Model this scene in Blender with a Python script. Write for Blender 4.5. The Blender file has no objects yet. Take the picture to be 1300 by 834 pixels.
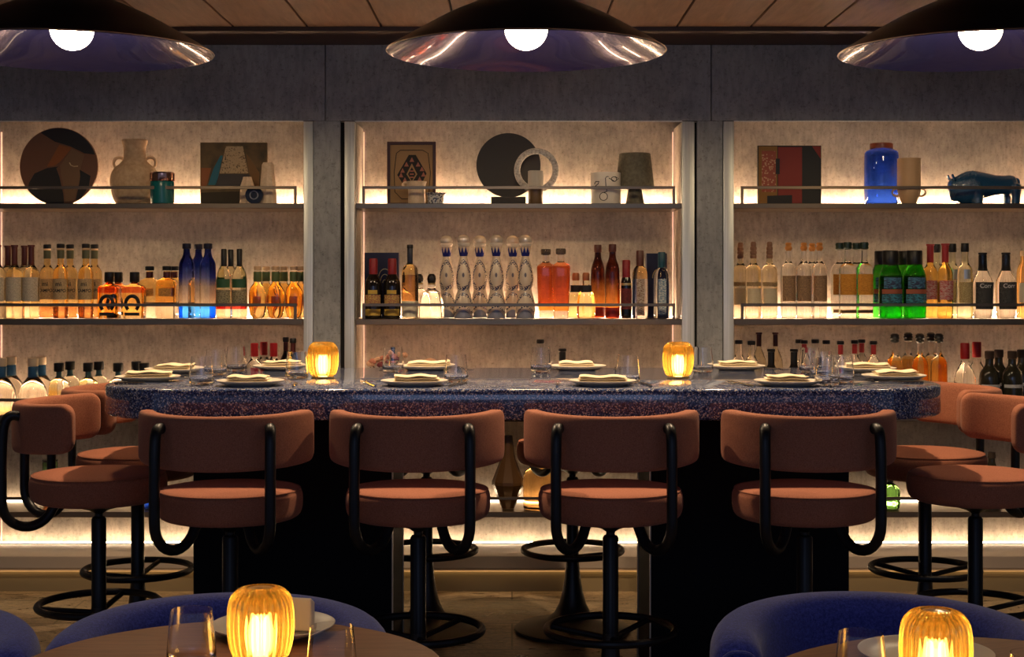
import bpy, bmesh, math, random
from mathutils import Vector, Matrix
random.seed(7)
PI = math.pi
S = bpy.context.scene
COL = S.collection

# ------------------------------------------------------------------ camera
F = 1900.0                      # focal length in pixels of the 1300 px wide frame
CAMZ = 1.35
cam = bpy.data.cameras.new('camera'); camo = bpy.data.objects.new('camera', cam); COL.objects.link(camo)
camo.location = (0, 0, CAMZ); camo.rotation_euler = (PI/2, 0, 0)
cam.sensor_width = 36; cam.lens = 36*F/1300; cam.shift_y = -62/1300.0; cam.clip_end = 60
S.camera = camo
S.view_settings.view_transform = 'Standard'; S.view_settings.look = 'None'
S.view_settings.gamma = 1; S.view_settings.use_curve_mapping = False
S.view_settings.exposure = 0.1
def X(px, D): return (px-650)*D/F
def Z(py, D): return CAMZ-(py-355)*D/F

# ------------------------------------------------------------------ helpers
def link(o): COL.objects.link(o); return o
def obj(name, bm, m, parent=None, loc=None, smooth=True, auto=35, rot=None):
    me = bpy.data.meshes.new(name)
    bmesh.ops.recalc_face_normals(bm, faces=bm.faces[:])
    if smooth:
        for f in bm.faces: f.smooth = True
        lim = math.radians(auto)
        for e in bm.edges:
            if len(e.link_faces) == 2 and e.calc_face_angle(0) > lim: e.smooth = False
    bm.to_mesh(me); bm.free()
    for x in (m if isinstance(m, (list, tuple)) else [m]): me.materials.append(x)
    o = bpy.data.objects.new(name, me); link(o)
    if parent is not None: o.parent = parent
    if loc is not None: o.location = loc
    if rot is not None: o.rotation_euler = rot
    return o
def thing(name, label, cat, loc=(0,0,0), rz=0, group=None):
    o = bpy.data.objects.new(name, None); link(o); o.empty_display_size = .05
    o.location = loc; o.rotation_euler = (0, 0, rz); o['label'] = label; o['category'] = cat
    if group: o['group'] = group
    return o
def tag(o, label, cat, group=None):
    o['label'] = label; o['category'] = cat
    if group: o['group'] = group
    return o
def struct(name, bm, m, parent=None, **k):
    o = obj(name, bm, m, parent, **k)
    if parent is None: o['kind'] = 'structure'
    return o
def dup(root, loc, rz=0, label=None, group=None):
    r = root.copy(); COL.objects.link(r); r.location = loc; r.rotation_euler = (0, 0, rz)
    if label: r['label'] = label
    if group: r['group'] = group
    for ch in list(root.children):
        c = ch.copy(); COL.objects.link(c); c.parent = r
        for g in ch.children:
            d = g.copy(); COL.objects.link(d); d.parent = c
    return r
def box(bm, x0, x1, y0, y1, z0, z1, bev=0, seg=2, mi=0):
    r = bmesh.ops.create_cube(bm, size=1)
    vs = r['verts']
    for v in vs:
        v.co = Vector(((x0+x1)/2+v.co.x*(x1-x0), (y0+y1)/2+v.co.y*(y1-y0), (z0+z1)/2+v.co.z*(z1-z0)))
    fs = list({f for v in vs for f in v.link_faces})
    for f in fs: f.material_index = mi
    if bev:
        es = list({e for v in vs for e in v.link_edges})
        bmesh.ops.bevel(bm, geom=es, offset=bev, segments=seg, affect='EDGES', profile=.5)
    return bm
def BX(*a, **k): return box(bmesh.new(), *a, **k)
def sec(th, n):
    if n == 2: return 1.0
    return (abs(math.cos(th))**n+abs(math.sin(th))**n)**(-1.0/n)
def lathe(bm, prof, seg=24, n=2, depth=1.0, c=(0,0,0), ribs=0, ribamp=0, closed=True, close_loop=False, mi=0):
    """prof: list of (r, z)"""
    rings = []
    for r, z in prof:
        if r < 1e-6:
            rings.append([bm.verts.new((c[0], c[1], c[2]+z))]); continue
        ring = []
        for i in range(seg):
            th = 2*PI*i/seg
            k = sec(th, n)*(1+(ribamp*abs(math.cos(ribs*th/2)) if ribs else 0))
            ring.append(bm.verts.new((c[0]+r*k*math.cos(th), c[1]+depth*r*k*math.sin(th), c[2]+z)))
        rings.append(ring)
    pairs = list(zip(rings[:-1], rings[1:]))
    if close_loop: pairs.append((rings[-1], rings[0]))
    for a, b in pairs:
        if len(a) == 1 and len(b) == 1: continue
        for i in range(seg):
            j = (i+1) % seg
            if len(a) == 1: f = bm.faces.new((a[0], b[j], b[i]))
            elif len(b) == 1: f = bm.faces.new((a[i], a[j], b[0]))
            else: f = bm.faces.new((a[i], a[j], b[j], b[i]))
            f.material_index = mi
    if closed and not close_loop:
        if len(rings[0]) > 1: bm.faces.new(rings[0][::-1]).material_index = mi
        if len(rings[-1]) > 1: bm.faces.new(rings[-1]).material_index = mi
    return bm
def LT(prof, **k): return lathe(bmesh.new(), prof, **k)
def rnd(prof, it=2):
    """Chaikin smoothing of a profile, keeping ends"""
    for _ in range(it):
        q = [prof[0]]
        for a, b in zip(prof[:-1], prof[1:]):
            q.append((a[0]*.75+b[0]*.25, a[1]*.75+b[1]*.25)); q.append((a[0]*.25+b[0]*.75, a[1]*.25+b[1]*.75))
        q.append(prof[-1]); prof = q
    return prof
def tube(bm, pts, r, seg=10, closed=False, cap=True):
    pts = [Vector(p) for p in pts]
    n = len(pts); rings = []
    up = Vector((0, 0, 1)); prev = None
    for i, p in enumerate(pts):
        if closed: t = (pts[(i+1) % n]-pts[i-1])
        else: t = pts[min(i+1, n-1)]-pts[max(i-1, 0)]
        t.normalize()
        if prev is None:
            a = t.cross(up)
            if a.length < 1e-3: a = t.cross(Vector((1, 0, 0)))
        else:
            a = prev-t*prev.dot(t)
            if a.length < 1e-5: a = t.cross(up)
        a.normalize(); b = t.cross(a); prev = a
        rr = r[i] if isinstance(r, (list, tuple)) else r
        rings.append([bm.verts.new(p+(a*math.cos(2*PI*k/seg)+b*math.sin(2*PI*k/seg))*rr) for k in range(seg)])
    m = n if closed else n-1
    for i in range(m):
        A, B = rings[i], rings[(i+1) % n]
        for k in range(seg):
            bm.faces.new((A[k], A[(k+1) % seg], B[(k+1) % seg], B[k]))
    if cap and not closed:
        bm.faces.new(rings[0][::-1]); bm.faces.new(rings[-1])
    return bm
def spline(P, sub=8):
    P = [Vector(p) for p in P]; out = []
    for i in range(len(P)-1):
        p0 = P[max(i-1, 0)]; p1 = P[i]; p2 = P[i+1]; p3 = P[min(i+2, len(P)-1)]
        for k in range(sub):
            t = k/sub
            out.append(.5*((2*p1)+(-p0+p2)*t+(2*p0-5*p1+4*p2-p3)*t*t+(-p0+3*p1-3*p2+p3)*t**3))
    out.append(P[-1]); return out
def poly(bm, pts2, y0, y1, mi=0):
    """prism from (x,z) outline between depth y0 (front) and y1 (back)"""
    a = [bm.verts.new((x, y0, z)) for x, z in pts2]; b = [bm.verts.new((x, y1, z)) for x, z in pts2]
    n = len(a)
    f = bm.faces.new(a); f.material_index = mi
    f = bm.faces.new(b[::-1]); f.material_index = mi
    for i in range(n):
        f = bm.faces.new((a[i], b[i], b[(i+1) % n], a[(i+1) % n])); f.material_index = mi
    return bm

# ------------------------------------------------------------------ materials
MATS = {}
def nt(m): return m.node_tree.nodes, m.node_tree.links
def mat(key, col=(.5,.5,.5), rough=.5, metal=0, trans=0, ior=1.45, emit=None, es=0, coat=0, spec=.5, sheen=0):
    if key in MATS: return MATS[key]
    m = bpy.data.materials.new(key); m.use_nodes = True
    b = m.node_tree.nodes['Principled BSDF']
    b.inputs['Base Color'].default_value = (*col, 1); b.inputs['Roughness'].default_value = rough
    b.inputs['Metallic'].default_value = metal; b.inputs['Transmission Weight'].default_value = trans
    b.inputs['IOR'].default_value = ior; b.inputs['Coat Weight'].default_value = coat
    b.inputs['Specular IOR Level'].default_value = spec
    if sheen: b.inputs['Sheen Weight'].default_value = sheen; b.inputs['Sheen Roughness'].default_value = .5
    if emit: b.inputs['Emission Color'].default_value = (*emit, 1); b.inputs['Emission Strength'].default_value = es
    MATS[key] = m; return m
def glass(key, col, rough=.02, ior=1.38): return mat(key, col, rough, trans=1, ior=ior)
def tc(m, out='Object', scale=(1,1,1)):
    n, l = nt(m); t = n.new('ShaderNodeTexCoord'); mp = n.new('ShaderNodeMapping'); mp.inputs['Scale'].default_value = scale
    l.new(t.outputs[out], mp.inputs['Vector']); return mp.outputs['Vector']
def ramp(m, fac, stops, interp='LINEAR'):
    n, l = nt(m); r = n.new('ShaderNodeValToRGB'); r.color_ramp.interpolation = interp
    el = r.color_ramp.elements
    while len(el) > 1: el.remove(el[-1])
    el[0].position = stops[0][0]; el[0].color = (*stops[0][1], 1)
    for p, c in stops[1:]:
        e = el.new(p); e.color = (*c, 1)
    l.new(fac, r.inputs['Fac']); return r.outputs['Color']
def noise(m, vec, scale, detail=4, rough=.55, dist=0):
    n, l = nt(m); x = n.new('ShaderNodeTexNoise'); x.inputs['Scale'].default_value = scale
    x.inputs['Detail'].default_value = detail; x.inputs['Roughness'].default_value = rough; x.inputs['Distortion'].default_value = dist
    l.new(vec, x.inputs['Vector']); return x.outputs['Fac']
def mixc(m, fac, a, b, mode='MIX'):
    n, l = nt(m); x = n.new('ShaderNodeMix'); x.data_type = 'RGBA'; x.blend_type = mode
    for s, v in ((0, fac), (6, a), (7, b)):
        if isinstance(v, (int, float)): x.inputs[s].default_value = v
        elif isinstance(v, tuple): x.inputs[s].default_value = (*v, 1)
        else: l.new(v, x.inputs[s])
    return x.outputs[2]
def math_(m, op, a, b=0, c=0):
    n, l = nt(m); x = n.new('ShaderNodeMath'); x.operation = op
    for i, v in enumerate((a, b, c)):
        if isinstance(v, (int, float)): x.inputs[i].default_value = v
        else: l.new(v, x.inputs[i])
    return x.outputs[0]
def bump(m, h, strength=.3, dist=.002):
    n, l = nt(m); b = n.new('ShaderNodeBump'); b.inputs['Strength'].default_value = strength; b.inputs['Distance'].default_value = dist
    l.new(h, b.inputs['Height']); l.new(b.outputs['Normal'], n['Principled BSDF'].inputs['Normal'])
def base(m, c): nt(m)[1].new(c, nt(m)[0]['Principled BSDF'].inputs['Base Color'])
def rough(m, c): nt(m)[1].new(c, nt(m)[0]['Principled BSDF'].inputs['Roughness'])
def sepz(m, out='Object'):
    n, l = nt(m); t = n.new('ShaderNodeTexCoord'); s = n.new('ShaderNodeSeparateXYZ'); l.new(t.outputs[out], s.inputs[0]); return s.outputs

def concrete(key, a, b, c):
    m = mat(key, rough=.75, spec=.3); v = tc(m)
    n1 = noise(m, v, 3.2, 7, .72); n2 = noise(m, v, 75, 3, .75); n3 = noise(m, tc(m, scale=(60, 60, 18)), 1.0, 2, .5)
    col = ramp(m, n1, [(.3, a), (.55, b), (.75, c)])
    sp = ramp(m, n2, [(.30, (.62, .60, .59)), (.46, (1, 1, 1))])
    sp2 = ramp(m, n3, [(.35, (.86, .86, .86)), (.6, (1.05, 1.05, 1.05))])
    col = mixc(m, 1.0, col, sp, 'MULTIPLY'); col = mixc(m, 1.0, col, sp2, 'MULTIPLY')
    base(m, col); bump(m, n2, .25, .003); return m
CONC = concrete('concrete_warm_lit', (.25, .225, .195), (.46, .405, .335), (.61, .53, .43))  # warm niche light is mixed into this concrete colour
CONC_SHADED = concrete('concrete_shaded', (.21, .22, .235), (.29, .30, .31), (.35, .36, .37))  # same concrete, with cool shade put into its colour
STRIP = mat('brushed_aluminium', (.62, .64, .62), .42, metal=.55)
m = STRIP; v = tc(m, scale=(220, 220, 2)); bn = noise(m, v, 1, 2); base(m, ramp(m, bn, [(.3, (.5, .52, .5)), (.7, (.68, .7, .68))]))
BRASS = mat('bronze_metal', (.20, .145, .09), .28, metal=.9)
LEDM = mat('led_glow', (1, .8, .6), .5, emit=(1, .655, .405), es=160)
LEDV = mat('led_glow_soft', (1, .8, .6), .5, emit=(1, .56, .40), es=.65)
LEDB = mat('led_glow_low', (1, .85, .7), .5, emit=(1, .72, .46), es=24)
BLACKM = mat('black_metal', (.008, .008, .009), .38, metal=0, spec=.32)
BLACKG = mat('black_panel', (.006, .006, .007), .75, spec=.15)
BLACK = mat('black_matte', (.012, .011, .011), .6)
GAP = mat('shadow_gap', (.004, .004, .004), .9)

def fabric(key, dark, light, sc, r=.9, sheen=.3):
    m = mat(key, rough=r, spec=.2, sheen=sheen); v = tc(m)
    n1 = noise(m, v, sc, 2, .6); n2 = noise(m, tc(m, scale=(1, 1, 2.5)), sc*2.2, 2, .5)
    f = math_(m, 'MULTIPLY', n1, n2)
    base(m, ramp(m, f, [(.12, dark), (.42, light)])); bump(m, n2, .35, .0015); return m
TERRA = fabric('terracotta_weave', (.25, .088, .048), (.42, .165, .092), 260, sheen=.08)
TERRAP = fabric('terracotta_piping', (.20, .07, .036), (.33, .125, .068), 260, sheen=.08)
BLUEF = fabric('blue_boucle', (.010, .016, .12), (.045, .058, .30), 170, sheen=.25)
BLUEP = fabric('blue_piping', (.018, .025, .13), (.06, .07, .26), 170)
m = TERR = mat('blue_terrazzo', (.02, .03, .08),  .07, spec=.6, coat=.3)
v = tc(m); n_, l_ = nt(m)
def vor(scale, thr):
    vo = n_.new('ShaderNodeTexVoronoi'); vo.inputs['Scale'].default_value = scale; l_.new(v, vo.inputs['Vector'])
    wn = n_.new('ShaderNodeTexWhiteNoise'); wn.noise_dimensions = '3D'; l_.new(vo.outputs['Position'], wn.inputs['Vector'])
    return wn.outputs['Value'], vo.outputs['Distance']
a1, d1 = vor(290, 0); a2, d2 = vor(430, 0)
c1 = ramp(m, a1, [(0, (.014, .022, .07)), (.36, (.03, .055, .17)), (.58, (.09, .15, .34)), (.74, (.30, .36, .50)), (.86, (.85, .80, .70))], 'CONSTANT')
c2 = ramp(m, a2, [(0, (.012, .016, .04)), (.8, (.3, .32, .36)), (.9, (.02, .05, .2))], 'CONSTANT')
base(m, mixc(m, .3, c1, c2))
m = WOODT = mat('walnut_table', rough=.5, spec=.25); v = tc(m, scale=(3, 26, 10)); nn = noise(m, v, 3, 5, .6, .6)
base(m, ramp(m, nn, [(.3, (.17, .066, .026)), (.7, (.27, .115, .05))]))
m = WOODC = mat('ceiling_wood', rough=.55, spec=.3); v = tc(m, scale=(18, 2.0, 4)); nn = noise(m, v, 2, 5, .6, .4)
base(m, ramp(m, nn, [(.3, (.15, .075, .036)), (.7, (.235, .125, .065))]))
WOODD = mat('dark_wood', (.055, .026, .012), .5)
m = FLOORM = mat('floor_stone', rough=.3, spec=.5); v = tc(m)
nn = noise(m, tc(m, scale=(3.2, 9, 1)), 2.2, 8, .68, 1.6); n2 = noise(m, tc(m, scale=(1.5, 5, 1)), 7, 6, .7, 2.5)
cc = ramp(m, nn, [(.3, (.085, .06, .034)), (.47, (.19, .135, .08)), (.56, (.36, .265, .16)), (.66, (.15, .105, .06))])
ve = ramp(m, n2, [(.45, (1, 1, 1)), (.5, (.35, .32, .28)), (.55, (1, 1, 1))])
cc = mixc(m, 1.0, cc, ve, 'MULTIPLY')
br = n_b = nt(m)[0].new('ShaderNodeTexBrick'); br.inputs['Color1'].default_value = (1, 1, 1, 1); br.inputs['Color2'].default_value = (.8, .8, .8, 1)
br.inputs['Mortar'].default_value = (.22, .2, .18, 1); br.inputs['Scale'].default_value = 1; br.inputs['Mortar Size'].default_value = .004
br.inputs['Brick Width'].default_value = 1.2; br.inputs['Row Height'].default_value = .42
nt(m)[1].new(tc(m, scale=(1, 1, 1)), br.inputs['Vector'])
cc = mixc(m, 1.0, cc, br.outputs['Color'], 'MULTIPLY'); base(m, cc)
rough(m, math_(m, 'MULTIPLY_ADD', nn, .35, .14)); bump(m, nn, .25, .004)
PLATE = mat('stoneware', (.62, .55, .45), .35)
PLATEU = mat('stoneware_underside', (.33, .34, .38), .5)
NAP = mat('cream_linen', (.78, .66, .44), .9)
m = NAP; nn = noise(m, tc(m), 300, 2); bump(m, nn, .2, .001)
SILVER = mat('cutlery_steel', (.30, .28, .25), .25, metal=1)
GLS = glass('clear_glass', (1, 1, 1), 0, 1.45)
CREAM = mat('cream_ceramic', (.66, .50, .34), .55)
m = CREAM; nn = noise(m, tc(m), 90, 2); base(m, ramp(m, nn, [(.3, (.56, .42, .28)), (.7, (.68, .53, .37))]))
WHITEC = mat('white_ceramic', (.75, .68, .58), .35)

# ------------------------------------------------------------------ room shell
FR, BK = 6.46, 6.80             # front plane of the joinery, back wall of the niches
def FX(px): return (px-650)*FR/F
def FZ(py): return CAMZ-(py-355)*FR/F
XL, XR = -3.3, 3.3
struct('floor', BX(XL, XR, -1.5, 7.0, -.06, 0), FLOORM)
struct('wall_back', BX(XL, XR, BK, BK+.08, 0, 2.45), CONC)
struct('wall_left', BX(XL-.08, XL, 2.6, 7.0, 0, 2.45), CONC_SHADED)
struct('wall_right', BX(XR, XR+.08, 2.6, 7.0, 0, 2.45), CONC_SHADED)
bm = bmesh.new(); sp = .302; x0 = X(294-93.75*12, 6.11)
k = 0
while x0+k*sp < XR+.3:
    box(bm, x0+k*sp+.004, x0+(k+1)*sp-.004, -1.5, 6.11, 2.382, 2.40, .002, 1); k += 1
box(bm, XL-.3, XR+.3, -1.5, 6.9, 2.40, 2.45, mi=1)
struct('ceiling', bm, [WOODC, GAP], smooth=False)
struct('trim_1', BX(XL, XR, 6.11, FR+.02, 2.364, 2.40, .003), WOODD)
# soffit panels above the niches (joints where the photo has them)
z0 = FZ(155)
bm = bmesh.new()
for a, b in ((XL, FX(413)-.002), (FX(413)+.002, FX(903)-.002), (FX(903)+.002, XR)): box(bm, a, b, FR, FR+.03, z0+.006, 2.364, .002, 1)
box(bm, XL, XR, FR+.03, BK, z0+.09, 2.40)
struct('trim_2', bm, CONC_SHADED, smooth=False)
bm = bmesh.new()
BAYS = [(FX(-33), FX(385)), (FX(451), FX(866)), (FX(932), FX(1347))]
for a, b in BAYS: box(bm, a, b, FR+.002, FR+.006, z0+.0025, z0+.0055)
struct('trim_3', bm, STRIP, smooth=False)
# pillars
ti = 4
def pillar(c0, c1, s0, s1, g0=None, g1=None, leftwall=True):
    global ti
    struct('trim_%d' % ti, BX(FX(c0), FX(c1), FR, BK, 0, z0+.006, .002, 1), CONC_SHADED, smooth=False); ti += 1
for c0, c1, st in ((398, 432, [(385, 397.3), (437, 451)]), (885, 917.5, [(866, 882), (918.5, 932)]), (-94, -47, [(-46, -33)]), (1361, 1410, [(1347, 1360)])):
    pillar(c0, c1, 0, 0)
    for a, b in st:
        struct('trim_%d' % ti, BX(FX(a), FX(b)-.004 if b in (451,) else FX(b), FR+.006, FR+.055, 0, z0+.004, .003, 2), STRIP); ti += 1
        struct('trim_%d' % ti, BX(FX(a)+.001, FX(b)-.001, FR+.055, BK, 0, z0+.004), CONC, smooth=False); ti += 1
bm = bmesh.new()
for a, b in ((397.3, 398), (432, 437), (882, 885), (917.5, 918.5)): box(bm, FX(a), FX(b), FR+.02, FR+.05, 0, z0)
struct('trim_%d' % ti, bm, GAP, smooth=False); ti += 1
# outer face panels beyond the bays
for a, b in ((XL, FX(-94)), (FX(1410), XR)):
    struct('trim_%d' % ti, BX(a, b, FR, FR+.04, 0, z0+.006), CONC_SHADED, smooth=False); ti += 1
# bottom ledge and plinth of each bay
LEDGEZ = FZ(706)
for a, b in BAYS:
    struct('baseboard_back', BX(a, b, FR-.0, BK-.002, FZ(722), LEDGEZ, .003, 1), mat('ledge_panel', (.36, .30, .24), .5), smooth=False)
    struct('baseboard_back', BX(a, b, FR, FR+.004, FZ(722)-.0075, FZ(722)), mat('ledge_line', (.40, .30, .2), .4), smooth=False)
    struct('baseboard_back', BX(a, b, FR+.024, BK-.002, FZ(727), FZ(722)), mat('ledge_line', (.40, .30, .2), .4), smooth=False)
    struct('baseboard_back', BX(a, b, FR+.024, BK-.002, 0.0, FZ(727)), mat('plinth', (.20, .155, .085), .4), smooth=False)
# vertical light lines in the niche corners
for bi, (a, b) in enumerate(BAYS):
    for q, x in enumerate((a+.0015, b-.0065)):
        o = struct('trim_%d' % ti, BX(x, x+.005, BK-.008, BK-.001, LEDGEZ+.01, z0-.01), LEDV, smooth=False); ti += 1

# ------------------------------------------------------------------ shelves
LV = [('top', FZ(258), FZ(264.5), FZ(238)), ('middle', FZ(405), FZ(412.5), FZ(387)), ('lower', FZ(528), FZ(534.5), FZ(508)), ('lowest', FZ(650), FZ(657), FZ(633))]
BN = ['left', 'centre', 'right']
SH = {}
for bi, (a, b) in enumerate(BAYS):
    for li, (ln, zt, zb, zr) in enumerate(LV):
        g = .0015
        t = thing('display_shelf', 'bronze metal shelf with guard rail, %s level of the %s bay' % (ln, BN[bi]), 'shelf', ((a+b)/2, (FR+BK)/2, zb), 0, 'backlit display shelves')
        w = (b-a)/2-g; d0 = FR+.004-(FR+BK)/2; d1 = BK-.001-(FR+BK)/2
        h = zt-zb
        obj('shelf_board', BX(-w, w, d0, d1, 0, h, .0015, 1), BRASS, t, smooth=False)
        e = .034 if bi != 1 else .034
        rz = zr-zb
        obj('guard_rail', BX(-w+e-.006, w-e+.006, d0, d0+.006, rz-.0065, rz+.0065, .001, 1), BRASS, t, smooth=False)
        for s in (-1, 1):
            xx = s*(w-e)
            obj('rail_post', BX(xx-.006, xx+.006, d0+.0005, d0+.0055, h, rz-.0065), BRASS, t, smooth=False)
        obj('led_strip', BX(-w+.006, w-.006, d1-.030, d1-.022, h, h+.004), LEDM if li < 3 else LEDB, t, smooth=False)
        SH[(bi, li)] = zt
    t = thing('light_strip', 'white light line at the foot of the wall in the %s bay' % BN[bi], 'light strip', ((a+b)/2, BK-.035, LEDGEZ), 0, 'light lines at the wall foot')
    obj('diffuser', BX(-w, w, -.005, .005, .0005, .009), LEDB, t, smooth=False)
    u = thing('light_strip', 'dim warm light line under the ledge of the %s bay' % BN[bi], 'light strip', ((a+b)/2, FR+.014, FZ(722)-.0062), 0, 'dim light lines under the ledge')
    obj('diffuser', BX(-w, w, -.004, .008, 0, .006), mat('led_dim', (1, .8, .5), .5, emit=(1, .66, .30), es=5), u, smooth=False)
    obj('mounting_channel', BX(-w, w, -.008, -.0055, 0, .004), STRIP, t, smooth=False)

# ------------------------------------------------------------------ pendants
DISHO = mat('black_dish', (.006, .006, .008), .28, spec=.5)
DISHI = mat('blue_lacquer', (.014, .014, .07), .18, metal=.35, spec=.7, coat=.6)
BULB = mat('bulb_glow', (1, .9, .75), .5, emit=(1, .74, .42), es=84)
prof = [(.476, 0), (.44, .025), (.366, .067), (.277, .118), (.20, .152), (.148, .172), (.07, .190), (.0, .196)]
pz = 2.127
pend = thing('pendant_lamp', '', 'pendant lamp', (0, 0, 0))
outer = [(r, z) for r, z in rnd(prof, 2)]
obj('dish_shade', LT([(0, outer[-1][1]-.006)]+[(max(r-.004, 0), z-.004) for r, z in outer[-2:0:-1]]+[(.473, .0)]+outer, seg=96, closed=False), DISHO, pend)
inner = [(max(r-.0045, 0), z-.0055) for r, z in outer[1:]]
obj('blue_lining', LT([(.4715, .0003)]+inner, seg=96, closed=False), DISHI, pend)
obj('rim', tube(bmesh.new(), [(.4755*math.cos(2*PI*i/96), .4755*math.sin(2*PI*i/96), 0) for i in range(96)], .0016, 6, closed=True), mat('rim_metal', (.35, .25, .2), .3, metal=.8), pend)
bp = [(0.0, -.073)]+[(.073*math.sin(PI*i/20), -.073*math.cos(PI*i/20)) for i in range(1, 19)]+[(.02, .074)]
obj('globe_bulb', LT([(r, z+.078) for r, z in bp], seg=40), BULB, pend)
obj('lamp_socket', LT([(.021, .148), (.023, .15), (.023, .188)], seg=20), mat('socket', (.3, .2, .12), .3, metal=.8), pend)
obj('ceiling_stem', LT([(.009, .196), (.009, .24), (.05, .242), (.05, .254)], seg=20), BLACKM, pend)
pend.location = (X(668, 5.1), 5.1, pz)
pend['label'] = 'wide black dish pendant with blue lining, middle of three above the bar'; pend['group'] = 'dish pendants above the bar'
dup(pend, (X(668, 5.1)-1.548, 5.1, pz), .7, 'wide black dish pendant with blue lining, leftmost of three above the bar')
dup(pend, (X(668, 5.1)+1.548, 5.1, pz), 1.9, 'wide black dish pendant with blue lining, rightmost of three above the bar')

# ------------------------------------------------------------------ bar table
TZ = 1.02
TX0, TX1, TY0, TY1 = -1.297, 1.367, 4.51, 5.62
def rrect(x0, x1, y0, y1, r, seg=14):
    P = []
    for cx, cy, a0 in ((x1-r, y1-r, 0), (x0+r, y1-r, PI/2), (x0+r, y0+r, PI), (x1-r, y0+r, 1.5*PI)):
        for i in range(seg+1):
            a = a0+PI/2*i/seg; P.append((cx+r*math.cos(a), cy+r*math.sin(a)))
    return P
bar = thing('bar_table', 'long communal bar table with blue speckled terrazzo top on black pedestals', 'bar table', ((TX0+TX1)/2, (TY0+TY1)/2, 0))
cx, cy = bar.location.x, bar.location.y
bm = bmesh.new(); rings = []
for z, ins in ((TZ-.095, .010), (TZ-.092, .004), (TZ-.085, 0), (TZ-.010, 0), (TZ-.003, .003), (TZ, .010)):
    rings.append([bm.verts.new((x-cx, y-cy, z)) for x, y in rrect(TX0+ins, TX1-ins, TY0+ins, TY1-ins, .30-ins, 18)])
for A, B in zip(rings[:-1], rings[1:]):
    n = len(A)
    for i in range(n): bm.faces.new((A[i], A[(i+1) % n], B[(i+1) % n], B[i]))
bm.faces.new(rings[0][::-1]); bm.faces.new(rings[-1])
obj('tabletop', bm, TERR, bar, auto=50)
for (a, b, side) in ((-1.044, -.394, 1), (.455, 1.104, -1)):
    p = obj('pedestal', BX(a-cx, b-cx, 4.9-cy, 5.40-cy, .0, TZ-.095, .004, 1), BLACKG, bar, smooth=False)
    xi = (b if side == 1 else a)-cx
    for y in (4.902, 5.385):
        o = obj('metal_edge', BX(min(xi, xi+side*.004), max(xi, xi+side*.004), y-cy, y+.014-cy, .0, TZ-.096), mat('edge_steel', (.5, .44, .36), .35, metal=1), p, smooth=False)
obj('underframe', BX(-1.12-cx, 1.18-cx, 4.80-cy, 5.40-cy, TZ-.125, TZ-.0955), BLACKG, bar, smooth=False)

# ------------------------------------------------------------------ stools
def back_mesh(R=.240, ha=math.radians(82), th=.052, H=.156, zc=.886, N=44, M=28):
    bm = bmesh.new(); L = R*ha; rc = .04; rings = []
    ss = []
    for i in range(9): ss.append(-L+rc*(1-math.cos(PI/2*i/8)))
    for i in range(1, N): ss.append(-L+rc+(2*L-2*rc)*i/N)
    for i in range(9): ss.append(L-rc+rc*math.sin(PI/2*i/8))
    for s in ss:
        e = L-abs(s); k = 1 if e >= rc else math.sqrt(max(0, rc*rc-(rc-e)**2))/rc
        hh = H/2-rc*(1-k); tt = th/2*(.35+.65*k) if e < rc else th/2
        if e <= 1e-6: hh = H/2-rc; tt = th/2*.25
        a = s/R; ring = []
        for j in range(M):
            f = 2*PI*j/M; c, s_ = math.cos(f), math.sin(f)
            u = math.copysign(abs(c)**.45, c)*tt; w = math.copysign(abs(s_)**.30, s_)*hh+(.008 if s_ > 0 else .013)*(s/L)**2
            r = R+u
            ring.append(bm.verts.new((r*math.sin(a), -r*math.cos(a), zc+w)))
        rings.append(ring)
    for A, B in zip(rings[:-1], rings[1:]):
        for j in range(M): bm.faces.new((A[j], A[(j+1) % M], B[(j+1) % M], B[j]))
    bm.faces.new(rings[0]); bm.faces.new(rings[-1][::-1])
    return bm
stool = thing('bar_stool', '', 'bar stool')
obj('backrest', back_mesh(), TERRA, stool, auto=60)
sp_ = [(0, .640), (.165, .640), (.19, .643), (.206, .652), (.213, .668), (.215, .69), (.2145, .71), (.210, .724), (.200, .731), (.185, .7345), (.12, .737), (0, .738)]
st = obj('seat', LT(rnd(sp_, 1), seg=64, closed=False), TERRA, stool, auto=60)
obj('piping', tube(bmesh.new(), [(.207*math.cos(2*PI*i/64), .207*math.sin(2*PI*i/64), .728) for i in range(64)], .0022, 6, closed=True), TERRAP, st)
for s in (-1, 1):
    p0 = Vector((s*.162, -.266, 0)); p1 = p0*.46; c = (p0+p1)/2; R_ = (p0-p1).length/2
    P = spline([(s*.152, -.215, .928), (s*.158, -.238, .930), (s*.161, -.256, .912), (s*.162, -.264, .86), (s*.162, -.266, .76), (s*.162, -.266, .67)], 6)
    d = (p1-p0).normalized()
    for i in range(1, 13):
        a = PI*i/14; q = c-d*R_*math.cos(a); P.append(Vector((q.x, q.y, .665-R_*math.sin(a))))
    q = p1; P.append(Vector((q.x, q.y, .640)))
    obj('back_support', tube(bmesh.new(), P, .0155, 12), BLACKM, stool)
obj('seat_bracket', LT([(.012, .60), (.03, .612), (.10, .632), (.10, .640), (0, .640)], seg=32, closed=False), BLACKM, stool)
obj('pole', LT([(.0235, .02), (.0235, .583), (.019, .59), (.0135, .592), (.0135, .612)], seg=24), BLACKM, stool)
obj('pedestal_base', LT([(.218, 0), (.222, .004), (.222, .012), (.212, .018), (.15, .030), (.10, .045), (.07, .07), (.052, .105), (.040, .15), (.031, .20), (.0255, .26), (.024, .30)], seg=64), mat('satin_black_base', (.012, .0115, .011), .4), stool)
ring = obj('foot_ring', tube(bmesh.new(), [(.19*math.cos(2*PI*i/64), .19*math.sin(2*PI*i/64), .31) for i in range(64)], .0115, 10, closed=True), BLACKM, stool)
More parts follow.
